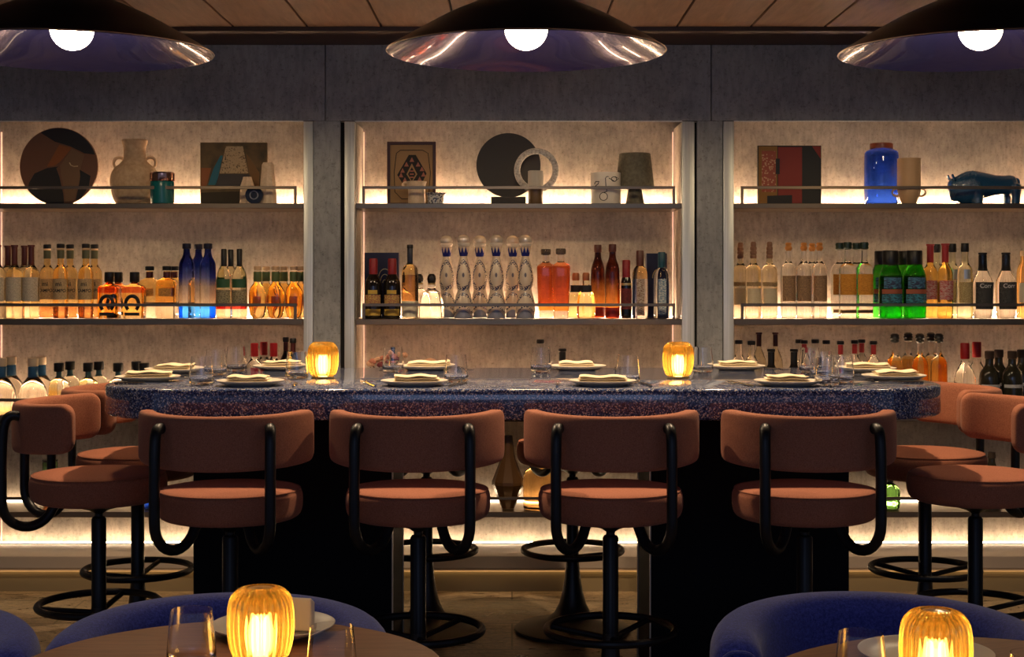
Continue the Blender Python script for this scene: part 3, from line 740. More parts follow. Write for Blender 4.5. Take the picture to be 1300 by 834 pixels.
fam('L', 'tapered decanter of red-brown spirit with glass stopper', [(9, .5), (9.6, 2), (12, 63), (11.5, 67), (5, 71), (4.2, 73), (4.2, 80)], zglass('red_brown', [(0, C(1, .93, .85)), (10, C(1, .45, .08)), (16, C(.72, .13, .03)), (66, C(1, .9, .8))], 80),
    [('glass_stopper', [(4, 80.5), (6.4, 81.5), (6.6, 87), (5.8, 88.5)], mat('stopper_smoke', (.10, .07, .05), .1, trans=.6))], n=4, seg=40, sm=1)
fam('M', 'short faceted bottle of yellow spirit with copper cap', [(10, .5), (11.5, 2), (12, 18), (10, 30), (6.5, 37), (4.5, 41), (4.5, 48)], zglass('yellow_clear', [(0, C(1, .85, .42)), (30, C(1, .93, .7))], 50),
    [('copper_cap', [(4.2, 48), (4.6, 49), (4.6, 56), (3.6, 58)], mat('copper', (.45, .16, .07), .3, metal=.7))], [('label', 7.2, 33, 42, 1.0, mat('label_black'))], n=3, seg=32)
def dk(h): return [(0, C(.75, .06, .02)), (15, C(.95, .35, .05)), (34, C(.7, .25, .05)), (52, C(.13, .02, .01)), (95, C(.05, .008, .006))]
fam('N', 'tall dark bottle fading from maroon to orange', [(8.6, .5), (9.4, 2), (9.4, 58), (8.4, 66), (4.6, 76), (4, 82), (4, 90)], zglass('maroon_fade', dk(95), 95, 'LINEAR'),
    [('neck_foil', [(4.2, 84), (4.9, 85), (4.9, 93), (4.4, 94)], mat('brown_foil', (.10, .03, .02), .35))], [('red_band', 9.4, 2, 14, 1.2, mat('label_red', (.40, .02, .01), .5))])
fam('O', 'narrow dark bottle with red neck and dark red label', [(6.2, .5), (6.8, 2), (6.8, 44), (5.5, 50), (4.5, 54)], mat('near_black_glass'),
    [('red_cap', [(4.6, 49), (5, 50), (5, 73), (4.2, 74)], mat('red_foil'))], [('label', 6.8, 12, 38, 1.2, paper('darkred_print', (.03, .008, .01), (.22, .03, .03), 260)), ('label', 6.8, 42, 45, 1.2, GOLD)])
fam('P', 'clear bottle with brown neck foil and gilded figure label', [(9.4, .5), (10, 2), (10, 55), (8.5, 62), (4.5, 67), (4.2, 70)], zglass('smoke_clear', [(0, C(.75, .75, .78)), (50, C(.8, .55, .25))], 70),
    [('neck_foil', [(4.4, 66), (4.8, 67), (4.8, 85), (4.2, 86)], mat('brown_foil'))], [('label', 10, 4, 50, .5, paper('figure_print', (.20, .10, .06), (.50, .42, .34), 120))])
fam('Q', 'clear bottle with teal neck foil and pale blue figure label', [(9.6, .5), (10.2, 2), (10.2, 52), (8.5, 60), (4.5, 65), (4.2, 68)], zglass('smoke_blue', [(0, C(.80, .84, .92))], 70),
    [('neck_foil', [(4.4, 64), (4.8, 65), (4.8, 83), (4.2, 84)], mat('teal_foil', (.01, .06, .09), .35))], [('label', 10.2, 6, 50, .5, paper('blue_print', (.08, .18, .30), (.55, .58, .55), 110))])
bead = [(3.6, 76), (4.2, 77), (4.2, 80), (3.4, 81), (4.3, 82), (4.3, 85), (3.4, 86), (4.2, 87), (4.2, 90), (3.2, 91), (3.6, 92), (3.6, 95), (2.6, 97)]
fam('R', 'tall pale bottle with beaded stopper and brown band', [(9.5, .5), (10, 2), (10, 58), (9.2, 64), (4.6, 69), (3.8, 72), (3.6, 77)], zglass('pale_straw', [(0, C(1, .94, .82)), (16, C(.92, .82, .58))], 80),
    [('beaded_stopper', bead, mat('beaded_wood', (.24, .12, .07), .5))], [('brown_band', 10, 41, 46, 1.1, paper('brown_band', (.14, .06, .02), (.48, .36, .18), 420)), ('label', 10, 17, 38, 1.0, paper('straw_print', (.48, .40, .25), (.62, .53, .36), 300))])
fam('S', 'clear bottle with orange wooden knob and brown text label', [(9, .5), (9.6, 2), (9.6, 58), (8.8, 66), (4.4, 71), (3.2, 74), (3.2, 86)], zglass('clear_plain', [(0, C(.98, .97, .94))], 90),
    [('wooden_knob', [(2.5, 85.5), (4, 87), (4.6, 89.5), (3.2, 92), (4.2, 94), (3, 96)], mat('orange_wood', (.55, .22, .05), .5))], [('label', 9.6, 22, 54, 1.0, paper('brown_text', (.07, .035, .018), (.48, .29, .15), 330))])
fam('T', 'clear bottle with orange label and dark green stopper', [(10, .5), (10.4, 2), (10.4, 60), (9.5, 66), (4.6, 70), (3.6, 73), (3.4, 87)], zglass('clear_plain', None, 90),
    [('faceted_stopper', [(3.6, 87), (5.6, 88.5), (5, 91.5), (5.8, 94), (4.8, 96.5)], mat('dark_green_cap', (.012, .03, .018), .3))], [('label', 10.4, 30, 56, .95, paper('orange_label', (.58, .22, .02), (.72, .32, .04), 120)), ('gold_band', 10.4, 7, 11, .95, mat('ochre', (.42, .24, .08), .5))], n=3, seg=36)
fam('U', 'broad green bottle with wide black cap and colourful label', [(13.6, .5), (14.6, 2), (14.9, 45), (14.2, 55), (11, 64), (9.6, 68), (9.4, 74)], glass('bright_green', (.035, .38, .025), .02, 1.3),
    [('black_cap', [(9.6, 68), (9.9, 69), (9.9, 85), (9.2, 86)], CAPBK)], [('label', 14.9, 20, 31, 1.0, paper('teal_print', (.02, .05, .07), (.06, .28, .38), 90)), ('red_stripe', 14.9, 31.4, 37, 1.0, mat('rust_band', (.38, .10, .05), .6)), ('label', 14.8, 38, 52, .8, paper('indigo_print', (.03, .03, .08), (.07, .22, .35), 70))], seg=36)
fam('V', 'amber bottle with red neck foil and pink agave label', [(9, .5), (9.8, 2), (9.8, 56), (8.6, 62), (4.8, 68), (4, 72)], zglass('honey', [(0, C(1, .62, .16))], 72),
    [('red_foil', [(4, 71), (4.3, 72), (4.3, 92), (5.2, 92.5), (5.2, 94.5)], mat('scarlet_foil', (.38, .03, .03), .4))], [('label', 9.8, 24, 48, 1.0, paper('pink_print', (.50, .06, .06), (.66, .42, .36), 110))])
fam('W', 'clear bottle with black cap and oval medallion', [(9.4, .5), (10, 2), (10, 55), (9, 63), (5, 69), (4, 73), (4, 84)], zglass('pale_green', [(0, C(.90, .88, .66))], 84),
    [('black_cap', [(4.6, 84), (5.2, 85), (4.8, 94), (4.4, 95)], CAPBK)], [('label', 10, 20, 46, 1.0, paper('gold_print', (.32, .22, .08), (.60, .48, .22), 200)), ('medallion', 9.9, 50, 62, .4, mat('medallion', (.45, .48, .45), .3, metal=.5))])
fam('X', 'faceted clear bottle with black script label', [(11, .5), (12, 2), (13.5, 30), (13, 46), (9, 56), (6.2, 62), (5.4, 66), (5.4, 80)], zglass('clear_plain', None, 90),
    [('black_strip', [(4.6, 60), (4.7, 60.5), (4.7, 80.5), (5.6, 81), (5.6, 83), (4.8, 83.5)], CAPBK)], [('label', 13.4, 12, 46, .95, paper('black_script', (.008, .008, .008), (.10, .10, .095), 260))], [('Corr', 7.5, 39, 13.9, INKW)], seg=10, sm=1)
fam('Z', 'straight amber bottle with pale label cut off by the frame', [(9, .5), (10, 2), (10, 58), (8, 66), (5, 72), (5, 80)], glass('honey_full', (1, .66, .25), .03, 1.3),
    [cap(5.5, 79, 86, m=mat('cork'))], [('label', 10, 20, 45, 1.0, mat('label_white'))])
FRONT = 6.545
LAY = {('A', 0, 1): ((-3, 0), (10, 1), (18.5, 0), (31, 1), (39.7, 0)), ('B', 0, 1): ((60, 1), (77, 0), (89, 1), (109, 0), (120, 1)), ('C', 0, 1): ((139, 0), (150, 1), (171, 0)),
 ('D', 0, 1): ((190, 1), (212, 0), (221, 1)), ('E', 0, 1): ((237, 0), (252, 1), (264, 0)), ('F', 0, 1): ((284.2, 0), (293, 1), (304, 0)), ('G', 0, 1): ((327, 0), (338, 1), (350, 0), (360.5, 1), (373, 0), (381, 6.65)),
 ('H', 1, 1): ((474, 0), (498, 0)), ('I', 1, 1): ((520.5, 0),), ('J', 1, 1): ((532, 1), (548, 0)), ('K', 1, 1): ((567, 1), (588.5, 0), (609, 1), (630, 0), (651, 1), (667, 0)), ('L', 1, 1): ((693, 1), (712, 0)),
 ('M', 1, 1): ((731, 1), (744, 0)), ('N', 1, 1): ((759, 1), (777.5, 0)), ('O', 1, 1): ((795, 0),), ('P', 1, 1): ((812.5, 0),), ('Q', 1, 1): ((840, 0),),
 ('R', 2, 1): ((940, 1), (956.5, 0), (977, 0)), ('S', 2, 1): ((1001, 0), (1020.5, 0), (1031, 1), (1040.3, 0)), ('T', 2, 1): ((1066, 1), (1076, 0), (1087.5, 1), (1097.3, 0)),
 ('U', 2, 1): ((1120, 1), (1130.5, 0), (1150.3, 1), (1161, 0)), ('V', 2, 1): ((1181, 6.60), (1200, 6.51)), ('W', 2, 1): ((1189, 6.69), (1209, 6.60), (1225, 6.51)), ('X', 2, 1): ((1247.5, 0), (1277, 0)), ('Z', 2, 1): ((1300.5, 6.60),)}
# lower shelf
fam('a', 'domed clear bottle with blue neck band and cork', [(17, .5), (18, 2), (18, 22), (16.5, 33), (10, 43), (6, 48)], zglass('pale_dome', [(0, C(.95, .85, .62)), (8, C(.96, .93, .88))], 50),
    [('blue_band', [(6, 46), (6.3, 47), (6.3, 59), (6, 60)], mat('blue_foil', (.02, .10, .22), .4)), cap(6.6, 60.5, 71, m=mat('pale_cork', (.62, .50, .36), .7))], seg=32)
fam('b', 'short bottle with black stopper', [(12, .5), (13, 2), (13, 34), (11, 42), (5, 46), (4, 48)], zglass('gold_short', [(0, C(1, .80, .40)), (30, C(.95, .93, .8))], 50),
    [('neck_foil', [(3.4, 46), (3.5, 47), (3.5, 55)], mat('teal_neck', (.03, .08, .09), .4)), cap(6.4, 54, 65)])
fam('c', 'clear bottle with red cap', [(11, .5), (12, 2), (12, 55), (9, 64), (4.5, 70), (4, 75)], zglass('clear_plain', None, 90), [cap(4.9, 73, 90, 'red_cap', mat('crimson_cap', (.36, .012, .015), .45))], [('label', 12, 15, 50, 1.0, mat('label_white'))])
fam('d', 'tall slim bottle with dark red neck and black cap', [(9, .5), (9.6, 2), (9.6, 60), (6, 70), (3, 76), (2.8, 90)], mat('near_black_glass'), [('red_neck', [(3, 72), (3.2, 73), (3.2, 90)], mat('maroon_foil')), cap(4.2, 90, 96)])
fam('e', 'clear bottle with flat black cap', [(9.5, .5), (10, 2), (10, 60), (8, 68), (4.5, 74), (4, 78), (4, 88)], zglass('clear_plain', None, 90), [cap(5, 88, 93)], [('label', 10, 15, 50, 1.0, paper('tan_print'))])
fam('g', 'tall bottle with long red-brown neck', [(9.5, .5), (10, 2), (10, 62), (7, 72), (3.6, 80), (3, 84), (3, 96)], zglass('straw_tall', [(0, C(.97, .90, .70))], 98), [('neck_foil', [(3.1, 84), (3.3, 85), (3.3, 99), (4.2, 99.5), (4.2, 102)], mat('brown_foil'))])
fam('h', 'conical bottle with black studded neck strip', [(11, .5), (12, 2), (12, 48), (9, 56), (4.5, 62), (4, 66), (4, 78)], zglass('clear_plain', None, 90), [('studded_strip', [(4.1, 58), (4.3, 59), (4.3, 79)], CAPBK), cap(5.2, 79.5, 83)])
fam('j', 'clear bottle with thin red neck and black cap', [(9, .5), (9.6, 2), (9.6, 60), (7, 68), (3.6, 74), (3, 78), (3, 88)], zglass('clear_plain', None, 90), [('red_neck', [(3.1, 76), (3.3, 77), (3.3, 88)], mat('scarlet_foil')), cap(4.6, 88.5, 93)])
fam('l', 'orange liquor bottle with shaggy black stopper', [(9.5, .5), (10.6, 2), (10.6, 58), (9.4, 68), (5, 74), (3.4, 78), (3.2, 90)], zglass('orange_glass2', [(0, C(1, .50, .10)), (68, C(.97, .93, .88))], 92), [('shaggy_stopper', [(3.4, 90), (5.6, 92), (4.8, 94), (6.2, 96), (5.2, 98), (5.6, 100), (3.2, 102)], CAPBK)])
fam('m', 'squat clear bottle with tall red cap and dark label', [(12, .5), (13.5, 2), (14, 30), (13, 48), (9, 58), (5.4, 64), (5, 68)], zglass('clear_plain', None, 90), [('red_cap', [(5.2, 70), (5.6, 71), (5.6, 89), (5, 90)], mat('crimson_cap'))], [('label', 13.9, 16, 36, 1.0, mat('label_navy', (.02, .018, .05), .5))])
fam('n', 'dark olive bottle with brown stopper', [(11.5, .5), (12.5, 2), (13, 40), (12, 52), (8, 58), (5, 62), (4.8, 70)], mat('olive_glass', (.03, .028, .018), .1, spec=.6), [cap(5.8, 70, 80, m=mat('dark_cork', (.05, .03, .018), .6))], [('silver_band', 13, 34, 38, 1.1, INKW)])
LAY.update({('a', 0, 2): ((2, 0), (14, 1), (42, 0), (52, 1)), ('b', 0, 2): ((75, 0), (89, 1), (112, 0), (125.5, 1), (150, 0), (173, 1), (183, 0)), ('c', 0, 2): ((323, 0), (335, 1), (347.5, 0)), ('d', 0, 2): ((363, 1), (372, 0)),
 ('h', 1, 2): ((499, 6.70), (714, 0)), ('e', 1, 2): ((686, 1),), ('e', 2, 2): ((938, 6.60), (954, 6.515), (1014.5, 6.69), (1035, 6.69), (1049, 6.60)), ('g', 2, 2): ((963.5, 6.69), (984.5, 6.69)), ('h', 2, 2): ((979, 6.515), (1008, 6.515)),
 ('j', 2, 2): ((1021, 6.60), (1067, 6.515), (1085, 6.60), (1094, 6.69), (1109, 6.515)), ('l', 2, 2): ((1136, 0), (1153, 1), (1168, 0), (1182, 1), (1192, 0)), ('m', 2, 2): ((1225, 0), (1240, 1)), ('n', 2, 2): ((1256, 0), (1268, 1), (1285, 0), (1297, 1))})
for (key, bay, lev), L in LAY.items():
    for px, b in L: put(key, px, b, bay, lev)
ORD = ['leftmost', 'second', 'third', 'fourth', 'fifth', 'sixth', 'seventh']
NUM = {2: 'two', 3: 'three', 4: 'four', 5: 'five', 6: 'six', 7: 'seven'}
for (key, bay, lev), L in PLACED.items():
    L.sort(); n = len(L)
    for i, (px, back, rz) in enumerate(L):
        D = back if back > 2 else FRONT+(.115 if back and lev == 1 else .125 if back else 0)
        if key in 'aU' and lev == 2: D += .01
        zt = SH[(bay, lev)]
        loc = (X(px, D), D, zt)
        d = FAM[key]['desc']; on = '%s %s shelf' % (BN[bay], LV[lev][0])
        if n == 1: lb = '%s, %s' % (d, on)
        elif i == 0: lb = '%s, leftmost of %s, %s' % (d, NUM[n], on)
        elif i == n-1: lb = '%s, rightmost of %s, %s' % (d, NUM[n], on)
        elif n == 3: lb = '%s, middle of three, %s' % (d, on)
        else: lb = '%s, %s of %s, %s' % (d, ORD[i], NUM[n], on)
        w_ = lb.split()
        if len(w_) > 16: print('LONG', len(w_), lb)
        grp = 'bottles on the %s %s shelf' % (BN[bay], LV[lev][0])
        if FAM[key]['root'] is None:
            r = make(key)
            if key == 'C':
                obj('horseshoe_label', tube(bmesh.new(), [(8*K*math.cos(a), -13.2*K, 19*K+9.5*K*math.sin(a)) for a in [-.9+(PI+1.8)*i/20 for i in range(21)]], 2.3*K, 8), mat('label_black'), r)
            FAM[key]['root'] = r; r.location = loc; r['label'] = lb; r['group'] = grp
        else: r = dup(FAM[key]['root'], loc, rz, lb, grp)

# ------------------------------------------------------------------ decor on the top shelves
DT = SH[(0, 0)]
def at(px, D=6.56, z=None): return (X(px, D), D, DT if z is None else z)
def pth(name, label, cat, px, D=6.56, z=None, rz=0, group=None): return thing(name, label, cat, at(px, D, z), rz, group)
k = K
# painted round plate, leaning slightly back
t = pth('round_painting', 'large round painted plate with a sleeping face in black and brown', 'wall plate', 75, 6.66)
R_ = 50*k; cz = R_
def disc(bm, r, y0, y1, cx=0, cz_=0, seg=72, mi=0): return poly(bm, [(cx+r*math.cos(2*PI*i/seg), cz_+r*math.sin(2*PI*i/seg)) for i in range(seg)], y0, y1, mi)
o1 = obj('disc', disc(bmesh.new(), R_, -.006, .008, 0, cz), mat('plate_rust', (.145, .062, .03), .55), t, auto=40)
def shape(px, pts, mm, dz=0, nm='painted_shape', y=-.0075, par=None, c=(75, 207)):
    P = [((x-c[0])*k, (c[1]-yy)*k+cz) for x, yy in pts]
    return obj(nm, poly(bmesh.new(), P, y-dz, -.006), mm, par or o1, smooth=False)
BLK = mat('paint_black', (.012, .011, .012), .6)
arc = lambda a0, a1, r=49.3, n=16: [(75+r*math.cos(math.radians(a0+(a1-a0)*i/n)), 207-r*math.sin(math.radians(a0+(a1-a0)*i/n))) for i in range(n+1)]
shape(0, arc(118, 18)+[(108, 190), (90, 181), (70, 175)], BLK)
shape(0, [(75, 207), (72, 209), (76, 220), (81, 242), (82, 253)]+arc(279, 217)[1:]+[(37, 228), (44, 216), (60, 209)], BLK)
shape(0, [(102, 211), (116, 219), (114, 232), (104, 248), (97, 250), (101, 232), (103, 220)], BLK)
shape(0, [(76, 179), (92, 183), (78, 200), (70, 206), (60, 207), (68, 193)], mat('paint_orange', (.24, .075, .015), .6))
shape(0, [(77, 206), (92, 184), (108, 192), (103, 210), (102, 225), (95, 250), (84, 252), (82, 235), (78, 218)], mat('paint_skin', (.17, .092, .045), .6))
obj('eye_line', tube(bmesh.new(), [((x-75)*k, -.009, (207-y)*k+cz) for x, y in ((89, 202), (91, 205.5), (95, 207), (100, 206.5))], .0022, 6), mat('paint_cream', (.5, .36, .2), .6), o1)
# amphora
VB = mat('sand_ceramic', (.50, .34, .20), .7); nn = noise(VB, tc(VB), 60, 3); base(VB, ramp(VB, nn, [(.3, (.42, .28, .16)), (.7, (.56, .40, .25))]))
t = pth('amphora_vase', 'large sand coloured amphora vase with two small ring handles', 'vase', 171, 6.65)
o = obj('vase_body', LT(rnd([(17*k, 0), (26*k, 3*k), (31*k, 22*k), (32*k, 34*k), (28*k, 46*k), (17*k, 55*k), (14*k, 60*k), (14*k, 74*k), (16.5*k, 81*k), (16.5*k, 84*k), (14.5*k, 85*k), (12.5*k, 80*k), (12*k, 62*k)], 2), seg=56, depth=.75), VB, t, auto=60)
for s in (-1, 1): obj('handle', tube(bmesh.new(), [(s*(20*k+7*k*math.cos(2*PI*i/24)), 0, 54.5*k+7*k*math.sin(2*PI*i/24)) for i in range(24)], 1.9*k, 8, closed=True), VB, t)
# teal canister
t = pth('lidded_canister', 'teal cylindrical canister with striped metal lid beside the amphora', 'canister', 206, 6.51)
obj('canister_body', LT(rnd([(14*k, 0), (15*k, 1*k), (15*k, 27*k), (14.5*k, 28*k)], 1), seg=40), mat('teal_glaze', (.006, .11, .115), .25), t)
obj('lid', LT([(15.2*k, 28.2*k), (15.6*k, 29*k), (15.6*k, 38*k), (14.5*k, 39.5*k)], seg=40), mat('lid_metal', (.42, .22, .16), .12, metal=1), t)
def painting(name, label, x0, x1, h, mm, D=6.70, frame=None):
    t = pth(name, label, 'painting', (x0+x1)/2, D); w = (x1-x0)/2*k
    c = obj('canvas', BX(-w, w, -.008, .012, 0, h*k, .001, 1), mm, t, smooth=False); return t, c, w
m = mat('ochre_canvas', rough=.7); nn = noise(m, tc(m), 14, 3); base(m, ramp(m, nn, [(.35, (.055, .042, .02)), (.6, (.13, .085, .035))]))
t, c, w = painting('abstract_painting', 'abstract painting with a pale tapered block and a teal stripe, left bay', 254, 340, 82, m)
def pshape(pts, mm, par, cx, bottom=258, y=-.0098, nm='painted_shape'):
    return obj(nm, poly(bmesh.new(), [((x-cx)*k, (bottom-yy)*k) for x, yy in pts], y, -.0082), mm, par, smooth=False)
PS = mat('paint_sand', (.42, .30, .17), .7); nn = noise(PS, tc(PS), 160, 3); base(PS, ramp(PS, nn, [(.36, (.09, .06, .03)), (.46, (.44, .32, .18))]))
pshape([(287, 181), (309, 181), (316, 216), (279, 216)], PS, c, 297)
pshape([(280, 193), (283, 193), (275, 231), (264, 231), (271, 210)], mat('paint_teal', (.012, .12, .17), .6), c, 297)
pshape([(279, 217), (317, 217), (322, 234), (272, 234)], mat('paint_grey', (.05, .045, .045), .7), c, 297)
pshape([(255, 209), (268, 209), (262, 232), (255, 234)], mat('paint_orange'), c, 297)
pshape([(313, 190), (318, 196), (330, 215), (330, 236), (324, 234), (317, 214)], mat('paint_brown', (.16, .09, .03), .7), c, 297)
pshape([(255, 241), (305, 239), (304, 257), (255, 257)], mat('paint_dark_brown', (.035, .025, .012), .7), c, 297)
# small white bottles and black camera-like disc
t = pth('white_vase', 'tall white faceted bottle vase in front of the abstract painting', 'vase', 340, 6.56)
obj('vase_body', LT([(11*k, 0), (11.5*k, 1*k), (11.5*k, 4*k), (7.5*k, 50*k), (6*k, 53*k), (4*k, 53*k)], seg=8), CREAM, t, auto=20)
t = pth('white_vase', 'small white house-shaped vase at the foot of the abstract painting', 'vase', 314, 6.60)
obj('vase_body', LT([(9*k, 0), (10*k, 1*k), (9*k, 24*k), (6*k, 33*k), (5.5*k, 35.5*k), (3*k, 35.5*k)], seg=8), CREAM, t, auto=20)
t = pth('black_disc', 'small round black glossy disc between the two white vases', 'ornament', 323, 6.52)
obj('disc', disc(bmesh.new(), 11*k, -.012, .010, 0, 11*k, 40), mat('gloss_black', (.01, .01, .012), .15), t, auto=40)
obj('inner_ring', tube(bmesh.new(), [(5*k*math.cos(2*PI*i/24), -.0135, 11*k+5*k*math.sin(2*PI*i/24)) for i in range(24)], .8*k, 6, closed=True), mat('ring_grey', (.25, .25, .27), .4), t)
# framed kilim print
t = pth('framed_print', 'framed print of a triangular kilim motif in a dark red frame', 'framed picture', 522.5, 6.70)
w, h = 31.5*k, 83*k; fr = mat('mahogany', (.055, .018, .010), .4)
for nm, b in (('frame_side', (-w, -w+4*k, 0, h)), ('frame_side', (w-4*k, w, 0, h)), ('frame_rail', (-w+4*k, w-4*k, 0, 4*k)), ('frame_rail', (-w+4*k, w-4*k, h-4*k, h))):
    obj(nm, BX(b[0], b[1], -.012, .012, b[2], b[3], .001, 1), fr, t, smooth=False)
pr = obj('print_sheet', BX(-w+4*k, w-4*k, -.004, .002, 4*k, h-4*k), mat('kraft_paper', (.34, .21, .10), .8), t, smooth=False)
KB = mat('print_black', (.02, .015, .012), .7); KR = mat('print_rose', (.36, .13, .09), .7)
def ks(pts, mm, y): return obj('printed_motif', poly(bmesh.new(), [((x-522.5)*k, (258-yy)*k) for x, yy in pts], y, -.0042), mm, pr, smooth=False)
ks([(519, 192), (528, 192), (542, 216), (536, 229), (511, 229), (504, 218)], KB, -.0050)
for x, y in ((511, 212), (516, 204), (531, 204), (536, 210), (509, 218), (538, 217), (514, 224), (533, 223), (523, 198)): ks([(x-3, y+3), (x+3, y+3), (x, y-3)], KR, -.0056)
ks([(523, 203), (530, 217), (523, 228), (516, 217)], mat('kraft_paper'), -.0056)
ks([(523, 208), (528, 217), (523, 226), (518, 217)], KB, -.0062)
for yy in (213, 217, 221): ks([(520.5, yy-.8), (525.5, yy-.8), (525.5, yy+.8), (520.5, yy+.8)], KR, -.0068)
out_ = [(503, 190), (508, 186), (537, 186), (544, 190), (547, 215), (545, 240), (536, 248), (510, 249), (501, 240), (500, 215)]
obj('printed_outline', tube(bmesh.new(), [((x-522.5)*k, -.0048, (258-yy)*k) for x, yy in out_], .5*k, 6, closed=True), KB, pr)
# cream jug with coiled ring and the small cup
t = pth('cream_vase', 'cream stoneware vessel with a rolled ring at its left shoulder', 'vase', 529, 6.57)
obj('vase_body', LT(rnd([(10.5*k, 0), (11*k, 1*k), (10.5*k, 20*k), (12*k, 27*k), (13*k, 29*k), (11*k, 29.5*k), (9.5*k, 24*k)], 1), seg=40), CREAM, t)
obj('side_ring', tube(bmesh.new(), [(-14*k+3.4*k*math.cos(2*PI*i/20), 0, 24.5*k+3.4*k*math.sin(2*PI*i/20)) for i in range(20)], 1.6*k, 8, closed=True), CREAM, t)
t = pth('small_bowl', 'small speckled blue and silver bowl beside the framed print', 'bowl', 553, 6.53)
m = mat('speckled_glaze', rough=.25); nn = noise(m, tc(m), 120, 3); base(m, ramp(m, nn, [(.42, (.02, .03, .07)), (.52, (.5, .48, .44))]))
obj('bowl_body', LT([(9*k, 0), (10*k, .6*k), (10.5*k, 11*k), (13.5*k, 13.5*k), (13*k, 14.2*k), (9*k, 12*k), (8.5*k, 3*k)], seg=36), m, t)
# black disc on stand
DB = mat('dark_bronze', (.022, .017, .014), .55)
t = pth('disc_sculpture', 'large dark disc sculpture standing on a rectangular black block', 'sculpture', 645.5, 6.70)
obj('disc', disc(bmesh.new(), 41.5*k, -.012, .012, 0, (258-205.5)*k, 80), DB, t, auto=40)
obj('stand', BX(-22.5*k, 22.5*k, -.03, .03, 0, 11.5*k, .001, 1), DB, t, smooth=False)
t = pth('ring_sculpture', 'pale speckled ring sculpture in front of the dark disc', 'sculpture', 681, 6.60)
m = mat('marble_ring', rough=.5); nn = noise(m, tc(m), 110, 3); base(m, ramp(m, nn, [(.35, (.30, .28, .25)), (.6, (.58, .55, .50))]))
obj('ring', tube(bmesh.new(), [(24.5*k*math.cos(2*PI*i/72), 0, (258-214)*k+24.5*k*math.sin(2*PI*i/72)) for i in range(72)], 4*k, 12, closed=True), m, t)
obj('ring_foot', BX(-8*k, 8*k, -.012, .012, 0, 17*k, .001, 1), m, t, smooth=False)
t = pth('fluted_vase', 'small fluted cylinder vase, pale above and brown below, before the ring', 'vase', 680, 6.53)
obj('vase_foot', LT([(9*k, 0), (9.3*k, .6*k), (9.3*k, 20*k)], seg=40), mat('brown_lower', (.13, .075, .03), .35), t)  # lower section coloured a darker brown than the cup
obj('fluted_cup', LT([(9.2*k, 20.1*k), (9.4*k, 21*k), (9.2*k, 41.5*k), (8*k, 42*k)], seg=96, ribs=24, ribamp=.04), mat('pale_glaze', (.46, .42, .36), .5), t, auto=60)
# white cup with drawn face
t = pth('face_vase', 'white cylinder vase with a line-drawn face', 'vase', 769, 6.56)
o = obj('vase_body', LT([(18.5*k, 0), (19*k, .8*k), (19*k, 40*k), (17.5*k, 40*k), (17.2*k, 20*k)], seg=56), WHITEC, t)
def wrap(pts, r=19.2, sc=1): return [((r*k)*math.sin((x-769)/r), -(r*k)*math.cos((x-769)/r), (258-y)*k) for x, y in pts]
for P in ([(768, 236), (767.5, 226), (769, 224), (781, 224), (787, 226), (780, 230), (772, 226)], [(752, 233), (754, 230), (759, 230), (758, 233), (753, 236)], [(769, 236), (769, 243), (765, 244)]):
    obj('drawn_line', tube(bmesh.new(), wrap(P), .55*k, 5), INK, o)
obj('drawn_line', tube(bmesh.new(), wrap([(765+5*math.cos(2*PI*i/16), 249+5*math.sin(2*PI*i/16)) for i in range(16)]), .5*k, 5, closed=True), INK, o)
obj('drawn_line', tube(bmesh.new(), wrap([(779+4*math.cos(2*PI*i/12), 227+3*math.sin(2*PI*i/12)) for i in range(12)]), .5*k, 5, closed=True), INK, o)
# mushroom-like grey olive vessel
t = pth('lamp_shaped_vase', 'grey olive vessel shaped like a tapered lamp shade on a flared foot', 'vase', 806, 6.60)
m = mat('olive_clay', rough=.7); nn = noise(m, tc(m), 70, 3); base(m, ramp(m, nn, [(.3, (.085, .075, .05)), (.7, (.15, .135, .095))]))
obj('upper_cone', LT([(9*k, 20*k), (24.5*k, 20.2*k), (25*k, 21*k), (20*k, 64.5*k), (19*k, 65.5*k), (0, 65.5*k)], seg=48, closed=False), m, t)
obj('foot', LT([(12*k, 0), (12*k, 1*k), (8.5*k, 20*k)], seg=40), m, t)
# red and black painting
t, c, w = painting('collage_painting', 'red and black collage painting with a beaded orange strip, right bay', 961, 1043, 78, mat('canvas_black', (.018, .018, .016), .6))
pshape([(962, 181), (986, 181), (986, 257), (962, 257)], mat('paint_ochre', (.26, .13, .03), .7), c, 1002)
m = mat('bead_red', rough=.5); n_, l_ = nt(m); vo = n_.new('ShaderNodeTexVoronoi'); vo.inputs['Scale'].default_value = 90; l_.new(tc(m), vo.inputs['Vector'])
base(m, ramp(m, vo.outputs['Distance'], [(.2, (.55, .30, .16)), (.45, (.30, .05, .02))]))
pshape([(966, 187), (984, 187), (984, 240), (966, 240)], m, c, 1002, y=-.0112)
pshape([(987, 182), (1018, 182), (1018, 257), (987, 257)], mat('paint_red', (.24, .025, .016), .6), c, 1002)
pshape([(1031, 181), (1042, 181), (1042, 197)], mat('paint_red'), c, 1002)
pshape([(984, 197), (989, 197), (989, 217), (984, 217)], BLK, c, 1002, y=-.0125)
pshape([(973, 245), (1005, 244), (1005, 256), (973, 256)], BLK, c, 1002, y=-.0125)
